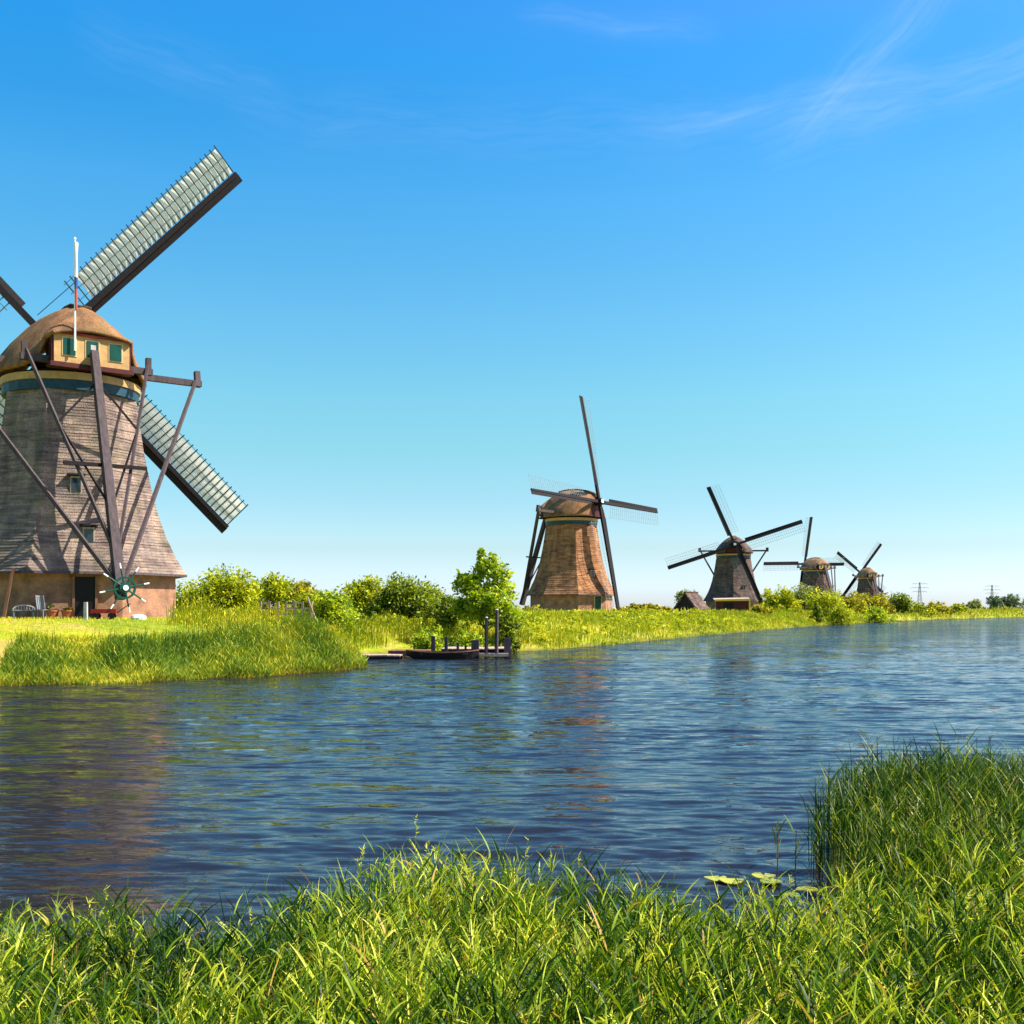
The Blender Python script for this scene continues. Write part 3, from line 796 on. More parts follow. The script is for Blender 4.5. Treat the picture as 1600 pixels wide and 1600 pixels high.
def reeds(bx, by, bz, h, leaves, leaf_len, leaf_w, stem_w, seg=4, lean=0.18, tint_bias=0.0, wind=(0.10, 0.0), upright=0.5, droop=0.5, plume=0.0, hue=None, dead_f=0.015):
    """stems with alternate blade leaves; bx.. arrays of stem feet"""
    n = len(bx); parts = []
    a = rng.uniform(0, 2 * np.pi, n); l = np.abs(rng.normal(0, lean, n)) * h
    base = np.stack([bx, by, bz], 1)
    tipv = base + np.stack([np.cos(a) * l + wind[0] * h, np.sin(a) * l + wind[1] * h, h], 1)
    mid = (base + tipv) / 2 - np.stack([np.cos(a) * l * .25, np.sin(a) * l * .25, -0.04 * h], 1)
    tn = np.clip(rng.beta(2.0, 2.4, n) + tint_bias + (0 if hue is None else hue), 0, 1)
    V_, F_, T_ = ribbons(base, mid, tipv, np.full(n, stem_w) * rng.uniform(.7, 1.3, n), seg, tn * 0.9, widthdir=np.tile([0, 1.0, 0], (n, 1)), tip=0.4)
    T_[:, 1] = np.tile(np.repeat(np.linspace(0, 1, seg + 1), 2), n); parts.append((V_, F_, T_))
    for k_ in range(leaves):
        f = 0.12 + 0.85 * (k_ + rng.uniform(0, 1, n)) / leaves
        f = np.clip(f, 0, 0.99)[:, None]
        p0 = (1 - f) ** 2 * base + 2 * f * (1 - f) * mid + f ** 2 * tipv
        la = rng.uniform(0, 2 * np.pi, n); ll = leaf_len * rng.uniform(0.55, 1.25, n) * (0.7 + 0.5 * (1 - np.abs(f[:, 0] - 0.5)))
        upf = np.clip(rng.normal(upright, 0.25, n), -0.1, 1.3)
        d = np.stack([np.cos(la), np.sin(la), upf * 1.6], 1); d /= np.linalg.norm(d, axis=1)[:, None]
        dr = np.clip(rng.normal(droop, 0.25, n), 0, 1.2)
        p1 = p0 + d * (ll * 0.55)[:, None]
        p2 = p0 + d * ll[:, None] + np.stack([np.cos(la) * 0.15 * ll + wind[0] * ll, np.sin(la) * 0.15 * ll, -dr * ll * 0.6], 1)
        tl = np.clip(tn + rng.normal(0, 0.22, n), 0, 0.93)
        dead = rng.uniform(0, 1, n) < dead_f; tl[dead] = 1.0
        V_, F_, T_ = ribbons(p0, p1, p2, np.full(n, leaf_w) * rng.uniform(.6, 1.3, n), seg, tl)
        T_[:, 1] = np.repeat(np.clip(f[:, 0] + 0.1, 0, 1), (seg + 1) * 2); parts.append((V_, F_, T_))
    if plume > 0:       # loose seed heads on some stems
        idx = np.where(rng.uniform(0, 1, n) < plume)[0]
        for _ in range(18):
            m_ = len(idx); f_ = rng.uniform(0.80, 1.0, m_)[:, None]; p0 = base[idx] * (1 - f_) ** 2 + 2 * f_ * (1 - f_) * mid[idx] + f_ ** 2 * tipv[idx]
            d = rng.normal(0, 1, (m_, 3)) * 0.009 + np.array([0.004, 0, 0.010])
            V_, F_, T_ = ribbons(p0, p0 + d, p0 + d * 2, np.full(m_, 0.008), 2, np.full(m_, 0.93)); T_[:, 1] = 1; parts.append((V_, F_, T_))
    return merge(parts)

def stuff(name, parts, mat, label, cat, smooth=True):
    V_, F_, T_ = parts
    return tag(link(bpy.data.objects.new(name, np_mesh(name, V_, F_, T_, mat, smooth=smooth))), label, cat, kind='stuff')

def scatter(n, x0, x1, y0, y1):
    return rng.uniform(x0, x1, n), rng.uniform(y0, y1, n)

# far bank reeds: follow the shoreline
def along_shore(n, s0, s1, dmin, dmax, near_bias=1.0):
    P = FARA; seg = np.hypot(*(P[1:] - P[:-1]).T); mask = np.zeros(len(seg)); 
    cum = np.concatenate([[0], np.cumsum(seg)])
    t = rng.uniform(s0, s1, n)
    x = np.interp(t, cum, P[:, 0]); y = np.interp(t, cum, P[:, 1])
    i = np.clip(np.searchsorted(cum, t) - 1, 0, len(seg) - 1); d = (P[i + 1] - P[i]) / seg[i][:, None]
    nrm = np.stack([-d[:, 1], d[:, 0]], 1)
    off = dmin + (dmax - dmin) * rng.uniform(0, 1, n) ** near_bias
    return x + nrm[:, 0] * off, y + nrm[:, 1] * off, off
CUM = np.concatenate([[0], np.cumsum(np.hypot(*(FARA[1:] - FARA[:-1]).T))])
s_left, s_corner, s_jet, s_end = CUM[2], CUM[12], CUM[17], CUM[-1]

def bank_reeds(n, s0, s1, dmin, dmax, h0, h1, wdt, name, label, mat='reed_far', seg=3, leaves=2, bias=0.0, nb=1.0, lw=1.0, hs=0.32):
    x, y, off = along_shore(n, s0, s1, dmin, dmax, nb)
    d = sdist(x, y); ok = d > -0.25 - 0.8 * np.clip(vnoise(x, y, 1.1, 25), 0, 1); x, y, d = x[ok], y[ok], d[ok]
    z = np.maximum(ground_z(x, y), -0.15)
    pt = vnoise(x, y, 0.5, 21)
    pt2 = vnoise(x, y, 1.7, 23); h = rng.uniform(h0, h1, len(x)) * (1 + hs * pt + 0.34 * pt2) * np.where(rng.uniform(0, 1, len(x)) < 0.04, 1.35, 1.0)
    h *= np.clip(0.55 + 0.6 * d, 0.55, 1.0)
    stuff(name, reeds(x, y, z, h, leaves, 0.30 * h1 / 1.4 * lw, wdt, wdt * 0.8, seg, 0.07, bias, (0.03, 0), 1.25, 0.15, hue=0.24 * vnoise(x, y, 0.9, 22) + 0.2 * vnoise(x, y, 2.6, 24)), M[mat], label, 'reeds')

bank_reeds(34000, s_left + 25, s_corner + 1, -0.7, 2.9, 0.60, 1.22, 0.024, 'bank_reeds', 'tall green reeds with yellow stems along the bank below the largest windmill')
bank_reeds(9000, s_left + 25, s_corner + 4, 2.6, 5.6, 0.2, 0.5, 0.03, 'tall_grass', 'yellow tall grass behind the reeds of the near point', mat='meadow', leaves=2, bias=0.1)
bank_reeds(5000, s_corner + 2, s_jet, 0.8, 9, 0.4, 0.9, 0.04, 'tall_grass', 'yellow-green grass behind the jetty', mat='meadow', leaves=2, bias=0.05)
bank_reeds(20000, s_jet, s_jet + 150, -0.2, 12, 0.2, 0.62, 0.035, 'bank_reeds', 'green and yellow reeds on the bank below the second windmill', mat='meadow', leaves=2, bias=-0.05, nb=1.3)
bank_reeds(12000, s_jet + 120, s_end - 100, -0.2, 16, 0.4, 1.0, 0.11, 'bank_reeds', 'distant strip of reeds along the canal to the right', mat='meadow', leaves=1, bias=0.0, seg=2, nb=1.5)

# meadow grass on the land behind
def meadow_grass(n, x0, x1, y0, y1, h0, h1, wdt, label, keep=None, bias=0.0):
    x, y = scatter(n, x0, x1, y0, y1); d = sdist(x, y); ok = (d > 1.5)
    ok &= np.hypot(x + 23.85, y - 60) > 6.0
    if keep is not None: ok &= keep(x, y)
    x, y = x[ok], y[ok]; z = ground_z(x, y); m_ = len(x)
    h = rng.uniform(h0, h1, m_) * (1 + 0.35 * vnoise(x, y, 0.5, 31))
    a = rng.uniform(0, 6.28, m_); b0 = np.stack([x, y, z - 0.03], 1); tipp = b0 + np.stack([np.cos(a) * h * .4, np.sin(a) * h * .4, h], 1)
    tn = np.clip(rng.beta(2, 2, m_) + 0.22 * vnoise(x, y, 0.22, 32) + bias, 0, 1)
    V_, F_, T_ = ribbons(b0, (b0 + tipp) / 2 + np.array([0, 0, 0.1]) * h[:, None], tipp, np.full(m_, wdt), 2, tn, widthdir=None); T_[:, 1] = 1
    stuff('meadow_grass', (V_, F_, T_), M['meadow'], label, 'grass')
meadow_grass(42000, -32, 4, 41, 75, 0.06, 0.16, 0.03, 'sunlit mown grass round the largest windmill', bias=0.25)
meadow_grass(22000, -30, 60, 70, 150, 0.2, 0.5, 0.07, 'rough meadow grass between the bushes and the second windmill')
meadow_grass(16000, 0, 160, 110, 420, 0.3, 0.7, 0.16, 'far meadow grass round the distant windmills')

# ------------------------------------------------------------------ bushes and trees
def leaf_cloud(blobs, n, size, seed=0, spike=0.0, tuft=0.25):
    """blobs: (x,y,z,rx,ry,rz); leaves gathered in clumps near the blob surfaces"""
    r = np.random.default_rng(seed); B_ = np.array(blobs, float)
    vol = (B_[:, 3] * B_[:, 4] * B_[:, 5]) ** (2 / 3); pick = r.choice(len(B_), size=max(8, n // 16), p=vol / vol.sum())
    u = r.normal(0, 1, (len(pick), 3)); u /= np.linalg.norm(u, axis=1)[:, None]; rr = r.uniform(0.3, 1.08, len(pick)) ** 0.7
    cen = B_[pick, :3] + u * rr[:, None] * B_[pick, 3:6]
    cen[:, 2] = np.maximum(cen[:, 2], 0.12)
    ctint = np.clip(r.normal(0.5, 0.27, len(pick)), 0, 1)
    k_ = r.integers(0, len(pick), n)
    sc = np.minimum(B_[pick[k_], 3], B_[pick[k_], 5]) * tuft
    p = cen[k_] + r.normal(0, 1, (n, 3)) * sc[:, None] * np.array([1, 1, 0.8 + spike])
    p[:, 2] = np.maximum(p[:, 2], 0.05)
    nrm = r.normal(0, 1, (n, 3)) + np.array([0, 0, 0.9]); nrm /= np.linalg.norm(nrm, axis=1)[:, None]
    t = np.cross(nrm, r.normal(0, 1, (n, 3))); t /= np.linalg.norm(t, axis=1)[:, None]; bt = np.cross(nrm, t)
    s = size * r.uniform(0.4, 1.5, n)[:, None]
    tip0, tip1 = p - t * s, p + t * s; w0, w1 = p + bt * s * 0.5 + nrm * s * 0.15, p - bt * s * 0.5 + nrm * s * 0.15
    V_ = np.stack([tip0, w0, tip1, w1], 1).reshape(-1, 3); F_ = np.arange(4 * n).reshape(n, 4)
    tn = np.clip(ctint[k_] + r.normal(0, 0.15, n), 0, 1)
    return V_, F_, np.stack([np.repeat(tn, 4), np.ones(4 * n)], 1)

def tree(name, px0, px1, ytop, Y, mat, label, cat='bush', n=2600, size=0.16, base_z=None, group=None, seed=None, trunk=0.0, shape='round', skirt=0.0):
    s_ = FOC / Y; xc = ((px0 + px1) / 2 - 800) / s_; w = (px1 - px0) / s_ / 2 * 1.14
    g = gz(xc, Y) if base_z is None else base_z
    H = EYE + (HY - ytop) / s_ - g
    seed = seed if seed is not None else int(px0 * 7 + ytop)
    r = random.Random(seed)
    root = empty(name, (xc, Y, g)); tag(root, label, cat, group)
    blobs = []; nb = 9 if shape == 'round' else 8
    z0 = H * trunk
    for i in range(nb):
        f = (i + 0.5) / nb
        if shape == 'round':
            zc_ = z0 + (H - z0) * r.uniform(0.25, 0.74); a = r.uniform(0, 6.28); rr = r.uniform(0.25, 0.66)
            x, y = math.cos(a) * w * rr, math.sin(a) * w * rr * 0.8
            rad_ = min(w, (H - z0) * 0.6) * r.uniform(0.32, 0.5)
            zc_ = min(zc_, H - rad_ * 0.95)
            blobs.append((x, y, zc_, rad_ * 1.15, rad_ * 1.1, rad_))
        elif shape == 'cone':
            zc_ = z0 + (H - z0) * (0.10 + 0.84 * f); ww = w * (1 - f) ** 0.7 * 0.9 + 0.12
            blobs.append((r.uniform(-.15, .15) * w, r.uniform(-.15, .15) * w, zc_, ww, ww, (H - z0) / nb * 0.9))
        else:   # sapling: loose ascending clumps, one leader
            zc_ = z0 + (H - z0) * (0.18 + 0.75 * f); ww = w * (1.0 - 0.7 * abs(f - 0.25) / 0.75)
            a = i * 2.4; blobs.append((math.cos(a) * ww * 0.55, math.sin(a) * ww * 0.5, zc_, ww * 0.42, ww * 0.42, (H - z0) * 0.13))
    if shape == 'round':
        blobs.append((0, 0, H * 0.42, w * 0.7, w * 0.6, H * 0.36)); blobs.append((r.uniform(-.3, .3) * w, 0, H * 0.72, w * 0.36, w * 0.36, H * 0.26))
        for s2 in (-1, 1): blobs.append((s2 * w * 0.66, -0.2 * w, H * 0.26, w * 0.32, w * 0.3, H * 0.24))
    if shape == 'sapling':
        blobs.append((0.1 * w, 0, H * 0.9, w * 0.2, w * 0.2, H * 0.1)); blobs.append((0, 0, z0 + (H - z0) * .35, w * .5, w * .45, H * .2))
    if skirt: blobs += [(s2 * w * 0.45, -w * 0.2, H * 0.12, w * 0.55, w * 0.5, H * 0.12) for s2 in (-1, 1)]
    V_, F_, T_ = leaf_cloud(blobs, int(n * 2.1), size * 0.95, seed)
    link(bpy.data.objects.new('crown', np_mesh('crown', V_, F_, T_, M[mat])), root)
    m = MB(); tr = max(0.04, H * 0.018)
    m.cyl((0, 0, -0.2), (0.03 * w, 0, H * 0.7), tr, tr * 0.4, 8)
    for bl in blobs[:7]: m.cyl((0.01 * w, 0, H * 0.15), (bl[0], bl[1], bl[2]), tr * 0.55, tr * 0.2, 6)
    m.build('trunk', M['bark'], root)
    return root

G1 = 'bushes on the bank between the windmills'
tree('bush', 272, 402, 884, 74, 'leaf_bright', 'broad bright green bush just right of the largest windmill', n=6500, size=0.13, group=G1, skirt=1)
tree('bush', 378, 450, 897, 96, 'leaf_bright', 'light green shrub close behind the right side of the broad bush', n=2200, size=0.15, group=G1)
tree('bush', 425, 505, 901, 98, 'leaf_yellow', 'pale wispy shrub above the grey fence', n=2200, size=0.15, group=G1)
tree('bush', 482, 556, 920, 65, 'leaf_fresh', 'low bright green shrub at the right end of the grey fence', n=2600, size=0.11, group=G1)
tree('bush', 506, 610, 903, 78, 'leaf_bright', 'ragged bright bush touching the left side of the largest dark bush', n=4500, size=0.13, group=G1)
tree('bush', 578, 690, 893, 76, 'leaf_dark', 'largest dark olive bush in the middle of the bank', n=6000, size=0.13, group=G1, skirt=1)
tree('bush', 448, 506, 926, 80, 'leaf_bright', 'small bright bush just behind the right half of the grey fence', n=1600, size=0.12, group=G1)
tree('bush', 682, 735, 928, 72, 'leaf_dark', 'small dark bush in the gap between the dark bush and the young tree', n=1800, size=0.12, group=G1)
tree('young_tree', 696, 822, 862, 69, 'leaf_fresh', 'fresh green young tree behind the tall jetty posts', 'tree', n=4600, size=0.15, trunk=0.12, shape='sapling')
tree('bush', 700, 765, 968, 64.5, 'leaf_fresh', 'low leafy shrub at the water edge behind the jetty posts', n=1500, size=0.10, group=G1)
tree('bush', 770, 812, 950, 66, 'leaf_dark', 'dark green shrub at the foot of the young tree', n=1300, size=0.11, group=G1)
tree('bush', 645, 700, 972, 63, 'leaf_fresh', 'low green bush behind the reddish jetty platform', n=1300, size=0.10, group=G1)
tree('bush', 968, 1052, 943, 165, 'leaf_yellow', 'low yellow shrub right of the second windmill', n=2200, size=0.22, group=G1)
G2 = 'bushes along the distant bank'
for a in [(1058, 1092, 921, 235, 'leaf_grey', 'small grey-green tree behind the thatched hut', 1400, .26),
          (1184, 1248, 917, 200, 'leaf_bright', 'rounded light green bush right of the dark grey windmill', 2600, .24),
          (1226, 1288, 913, 215, 'leaf_grey', 'taller pale green bush in front of the tan-capped windmill', 2600, .25),
          (1264, 1322, 921, 190, 'leaf_bright', 'light green bush below the tan-capped windmill', 2200, .22),
          (1168, 1206, 944, 165, 'leaf_yellow', 'low yellow-green bush between the shed and the rounded light green bush', 1300, .17),
          (1296, 1334, 942, 178, 'leaf_bright', 'low bright bush right of the narrow dark shrub at the water edge', 1400, .18),
          (1350, 1400, 946, 205, 'leaf_fresh', 'low green bush at the water edge below the yellow bush', 1400, .2),
          (1298, 1354, 924, 235, 'leaf_yellow', 'yellow-green bush between the two farthest windmills', 2200, .26),
          (1336, 1396, 926, 240, 'leaf_yellow', 'yellow bush in front of the farthest windmill', 2200, .26),
          (1382, 1424, 927, 255, 'leaf_dark', 'dark rounded tree right of the farthest windmill', 2200, .28),
          (1412, 1458, 941, 262, 'leaf_bright', 'low bush right of the dark rounded tree', 1300, .26),
          (1444, 1488, 939, 280, 'leaf_yellow', 'low olive bush below the nearer pylon', 1300, .28),
          (1480, 1514, 942, 300, 'leaf_bright', 'small bush halfway between the two pylons', 900, .28),
          (1508, 1536, 936, 420, 'leaf_grey', 'small pointed grey-green tree left of the farther pylon', 900, .36),
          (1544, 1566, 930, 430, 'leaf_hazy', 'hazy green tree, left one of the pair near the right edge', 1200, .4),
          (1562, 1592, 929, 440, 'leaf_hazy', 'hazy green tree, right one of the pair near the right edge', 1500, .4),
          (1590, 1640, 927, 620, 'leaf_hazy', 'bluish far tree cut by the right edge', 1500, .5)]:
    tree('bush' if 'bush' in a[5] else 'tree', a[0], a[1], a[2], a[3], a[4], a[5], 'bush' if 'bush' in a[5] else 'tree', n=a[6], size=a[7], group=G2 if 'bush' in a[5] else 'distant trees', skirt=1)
tree('conifer', 1267, 1287, 942, 172, 'leaf_dark', 'narrow dark shrub at the water edge below the tan-capped windmill', 'shrub', n=900, size=0.2, shape='cone')

bl = []; x, y, off = along_shore(230, s_corner + 3, s_jet + 105, 1.0, 14, 1.0); zz = ground_z(x, y)
for i in range(len(x)):
    if x[i] < -13: continue
    s2 = rng.uniform(0.35, 0.8); bl.append((x[i], y[i], zz[i] + 0.28, 1.7 * s2, 1.4 * s2, 0.62 * s2))
stuff('undergrowth', leaf_cloud(bl, 46000, 0.10, 78), M['leaf_bright'], 'leafy green weeds on the bank below the second windmill', 'weeds', smooth=False)
# low growth along the distant bank, reads as one mass
bl = []; x, y, off = along_shore(150, s_jet + 8, s_end - 330, 1.5, 26, 1.2)
zz = ground_z(x, y)
for i in range(len(x)):
    s2 = 0.5 + y[i] / 260 * rng.uniform(0.6, 1.3); bl.append((x[i], y[i], zz[i] + 0.25 * s2, 1.5 * s2, 1.2 * s2, 0.55 * s2))
V_, F_, T_ = leaf_cloud(bl, 30000, 0.20, 77)
stuff('undergrowth', (V_, F_, T_), M['leaf_yellow'], 'low yellow-green scrub along the far bank', 'scrub', smooth=False)

# ------------------------------------------------------------------ foreground grass
def fg(n, x0, x1, y0, y1, hfun, **kw):
    x, y = scatter(n, x0, x1, y0, y1)
    ok = (np.abs(x) < 0.60 * y + 1.2); x, y = x[ok], y[ok]
    d = sdist(x, y); ok = (d > -0.15) & (rng.uniform(0, 1, len(x)) < np.clip(0.45 + d * 0.5, 0.1, 1)); x, y, d = x[ok], y[ok], d[ok]
    z = np.maximum(ground_z(x, y), -0.1); h = hfun(x, y, d) * rng.uniform(0.65, 1.2, len(x))
    return reeds(x, y, z, h, hue=0.17 * vnoise(x, y, 1.6, 41) + 0.12 * vnoise(x, y, 6.5, 42), **kw)
def h_grass(x, y, d):
    hh = 0.41 + 0.055 * vnoise(x, y, 1.9, 51) + 0.08 * vnoise(x, y, 6.0, 52)
    hh = hh + 0.13 * np.exp(-((x + 0.65) ** 2) / 0.36) * np.clip((y - 6.5) / 2, 0, 1)      # tall tuft left of the middle
    hh = hh + 0.12 * np.exp(-((x - 0.6) ** 2) / 0.12) + 0.12 * np.clip((x - 2.4) / 1.2, 0, 1)
    hh = hh - 0.06 * np.clip((-x - 1.5) / 1.5, 0, 1) - 0.08 * np.exp(-((x - 1.8) ** 2) / 0.35) * np.clip((y - 6.8), 0, 1)
    return np.clip(hh, 0.2, 1.2)
pa = fg(9000, -6.5, 7.5, 3.4, 9.3, h_grass, leaves=6, leaf_len=0.25, leaf_w=0.0138, stem_w=0.0065, seg=4, lean=0.10, wind=(0.05, 0), upright=1.4, droop=0.42, plume=0.0, tint_bias=0.05)
pb = fg(2600, -6.5, 7.5, 3.4, 9.3, lambda x, y, d: h_grass(x, y, d) * 1.3, leaves=3, leaf_len=0.20, leaf_w=0.009, stem_w=0.005, seg=4, lean=0.16, wind=(0.08, 0), upright=1.2, droop=0.3, plume=0.28, tint_bias=0.12)
pc_ = fg(3500, -6.5, 7.5, 3.4, 9.3, lambda x, y, d: h_grass(x, y, d) * 0.62, leaves=4, leaf_len=0.22, leaf_w=0.016, stem_w=0.006, seg=4, lean=0.25, wind=(0.05, 0), upright=0.8, droop=0.8, tint_bias=-0.12, dead_f=0.08)
pf = merge([pa, pb, pc_])
stuff('grass', pf, M['reed_near'], 'lush green reed grass covering the near bank', 'grass')
x, y = scatter(9000, 2.9, 9.5, 8.6, 13.8); d = sdist(x, y); ok = (d > -0.2) & (rng.uniform(0, 1, len(x)) < np.clip(0.22 + d * 0.9, 0.08, 0.85)); x, y, d = x[ok], y[ok], d[ok]
h = (0.74 + 0.06 * vnoise(x, y, 2.2, 61) + 0.07 * vnoise(x, y, 6.0, 63) + 0.22 * (rng.uniform(0, 1, len(x)) < 0.06) - 0.30 * np.clip((x - 5.2) / 2.0, 0, 1) - 0.40 * np.clip((10.2 - y) / 1.6, 0, 1)) * rng.uniform(0.75, 1.12, len(x))
pc = reeds(x, y, np.maximum(ground_z(x, y), -0.1), h, 6, 0.26, 0.011, 0.011, 4, 0.045, -0.02, (0.01, 0), 1.6, 0.22, plume=0.05, hue=0.12 * vnoise(x, y, 1.4, 62))
stuff('reed_bed', pc, M['reed_clump'], 'tall dark green reed clump standing in the water at right', 'reeds')

# single reeds standing in the water, left of the clump
def reed_plant(px, ytop, ybase, label, seed):
    Yb = EYE * FOC / (ybase - HY); xb = (px - 800) / FOC * Yb; H = (ybase - ytop) / FOC * Yb
    r = random.Random(seed); root = empty('reed_plant', (xb, Yb, 0)); tag(root, label, 'reed', 'single reeds standing in the water')
    MB().cyl((0, 0, -0.4), (0.02, 0.0, H * 0.92), 0.009, 0.004, 6).build('stem', M['brown_wood'] if seed % 2 else M['bark'], root)
    for i in range(5):
        a = r.uniform(0, 6.28); z = H * (0.35 + 0.13 * i); ll = H * r.uniform(0.3, 0.5)
        p0 = np.array([[0.0, 0, z]]); p1 = p0 + np.array([[math.cos(a) * ll * .25, math.sin(a) * ll * .25, ll * .6]]); p2 = p0 + np.array([[math.cos(a) * ll * .5, math.sin(a) * ll * .5, ll * .85]])
        V_, F_, T_ = ribbons(p0, p1, p2, np.array([0.018]), 5, np.array([r.uniform(.3, .8)])); T_[:, 1] = 1
        link(bpy.data.objects.new('leaf', np_mesh('leaf', V_, F_, T_, M['reed_clump'])), root)
reed_plant(1213, 1288, 1372, 'single green reed in the water, leftmost of three beside the reed clump', 1)
reed_plant(1241, 1290, 1378, 'single reed with a brown stem, middle of three beside the reed clump', 2)
reed_plant(1274, 1278, 1366, 'single dark green reed closest to the reed clump', 3)

# lily pads
def lily(px, py, r_, label, seed, tn):
    Yb = EYE * FOC / (py - HY); xb = (px - 800) / FOC * Yb; rr = random.Random(seed)
    r_ *= 0.66; n = 22; notch = rr.uniform(0, 6.28); P = [(0, 0, 0.02)]
    for i in range(n + 1):
        a = notch + 0.2 + (2 * math.pi - 0.4) * i / n; q = r_ * (1 + 0.06 * math.sin(3 * a)); P.append((q * math.cos(a), q * math.sin(a) * 0.95, 0.022 + 0.006 * math.sin(2 * a + seed)))
    k_ = len(P); P2 = P + [(x, y, z - 0.008) for x, y, z in P]
    Fs = [(0, i, i + 1) for i in range(1, n + 1)] + [(k_, k_ + i + 1, k_ + i) for i in range(1, n + 1)]
    V_ = np.array(P2); me = np_mesh('lily_pad', V_, np.array(Fs), np.stack([np.full(len(V_), tn), np.ones(len(V_))], 1), M['lily'])
    o = link(bpy.data.objects.new('lily_pad', me)); o.location = (xb, Yb, 0.006 * seed); tag(o, label, 'lily pad', 'lily pads off the near bank')
lily(1118, 1376, 0.16, 'yellow-green lily pad, leftmost on the water by the near bank', 1, 0.8)
lily(1143, 1381, 0.17, 'larger yellow lily pad touching the leftmost pad', 2, 1.0)
lily(1194, 1374, 0.17, 'yellow lily pad alone below the single reeds', 3, 1.0)
lily(1205, 1384, 0.15, 'pale green lily pad just in front of the lone yellow pad', 4, 0.45)
lily(1262, 1398, 0.15, 'bright yellow lily pad at the foot of the reed clump', 5, 1.0)
lily(1236, 1408, 0.12, 'small green lily pad nearest the grass', 6, 0.3)

# ------------------------------------------------------------------ jetty, boats and posts
def at(px, py, Z=0.0):
    Y_ = (EYE - Z) * FOC / (py - HY); return (px - 800) / FOC * Y_, Y_
x0, y0 = at(690, 1026, 0.30); x1, _ = at(798, 1026, 0.30); yj = 58.5
def deck(name, xa, xb, ya, yb, z, mat, label, cat, plank=0.30, posts=(), fascia='dark_wood'):
    root = empty(name, ((xa + xb) / 2, (ya + yb) / 2, z)); tag(root, label, cat)
    L = xb - xa; W_ = yb - ya; n = max(1, int(L / plank)); pw = L / n
    pm = MB(); pm.box((0, 0, 0.03), (pw - 0.025, W_, 0.06)); me_ = pm.mesh('plank'); me_.materials.append(M[mat])
    for i in range(n):
        o = link(bpy.data.objects.new('plank', me_), root); o.location = (-L / 2 + pw * (i + 0.5), 0, random.uniform(-.012, .012)); o.rotation_euler = (0, 0, random.uniform(-.012, .012))
    for s2 in (-1, 1): MB().box((0, s2 * (W_ / 2 - 0.08), -0.13), (L, 0.12, 0.24)).build('beam', M[fascia], root)
    for px_, py_, h_, w_ in posts:
        o = MB().box((0, 0, h_ / 2 - 0.5), (w_, w_, h_ + 1.0), taper=0.95).build('post', M['grey_wood'], root); o.location = (px_ - (xa + xb) / 2, py_ - (ya + yb) / 2, -z)
    return root
sj = FOC / yj; jx = lambda px: (px - 800) / sj
deck('jetty', jx(690), jx(799), 58.2, 61.2, 0.42, 'pale_wood', 'pale plank jetty with short posts at its edge, right part of the landing', 'jetty',
     posts=[(jx(716), 58.0, 0.8, 0.14), (jx(728), 58.05, 0.62, 0.12), (jx(698), 58.0, 1.1, 0.18), (jx(743), 57.9, 0.95, 0.42), (jx(793), 57.9, 1.05, 0.38), (jx(678), 58.0, 1.15, 0.22)])
deck('platform', jx(606), jx(672), 58.6, 60.6, 0.30, 'brown_wood', 'reddish brown low plank platform left of the jetty', 'platform', fascia='brown_wood')
deck('raft', jx(550), jx(632), 56.2, 57.6, 0.16, 'pale_wood', 'low pale plank raft nearest the reed point', 'raft')
m = MB(); m.box((0, 0, 0.18), (jx(795) - jx(750), 0.5, 0.16)); o = m.build('fender_beam', M['pale_wood']); o.location = (jx(772), 57.6, 0.0)
for x_ in (-0.5, 0, 0.5): pass
tag(o, 'pale squared timber fender at the water line under the right end of the jetty', 'fender')
for px_, top_, lb in ((760, 965, 'tall grey mooring post, left one of the tall pair at the jetty'), (776, 953, 'taller mooring post with a pale side, right one of the tall pair')):
    h_ = EYE + (HY - top_) / sj; p_ = empty('mooring_post', (jx(px_), 57.45, 0)); tag(p_, lb, 'post', 'tall mooring posts')
    MB().cyl((0, 0, -1), (0.03, 0, h_), 0.105, 0.085, 10).build('pile', M['grey_wood'], p_); MB().cyl((0.03, 0, h_), (0.03, 0, h_ + 0.06), 0.095, 0.04, 10).build('pile_cap', M['stone'], p_)
# dark punt moored in front of the jetty
def punt(cx, cy, L, Wd, label):
    root = empty('punt', (cx, cy, 0)); tag(root, label, 'boat')
    rg = []
    for k_ in range(13):
        t = -1 + 2 * k_ / 12; w = Wd / 2 * (1 - abs(t) ** 3.5 * 0.75); kz = -0.10 + 0.30 * abs(t) ** 4; tz = 0.32 + 0.12 * t * t
        x = t * L / 2
        rg.append([(x, -w, tz), (x, -w * 0.8, kz), (x, w * 0.8, kz), (x, w, tz), (x, w - 0.06, tz), (x, w * 0.74, kz + 0.08), (x, -w * 0.74, kz + 0.08), (x, -w + 0.06, tz)])
    MB().rings(rg).build('hull', M['black'], root)
    for x in (-L * 0.25, L * 0.1, L * 0.32): MB().box((x, 0, 0.27), (0.28, Wd * 0.88, 0.05)).build('seat', M['grey_wood'], root)
    for s_ in (-1, 1):
        m = MB(); i = 0 if s_ < 0 else 3
        for k_ in range(12): m.beam(Vector(rg[k_][i]) + Vector((0, 0, .02)), Vector(rg[k_ + 1][i]) + Vector((0, 0, .02)), 0.07, 0.05)
        m.build('gunwale', M['brown_wood'], root)
punt((jx(640) + jx(748)) / 2, 57.0, jx(748) - jx(638), 1.25, 'long dark wooden punt moored along the jetty')

# ------------------------------------------------------------------ things round the largest windmill
def mill1_pt(px, Y, z=None):
    x = (px - 800) / FOC * Y; return x, Y, (gz(x, Y) if z is None else z)
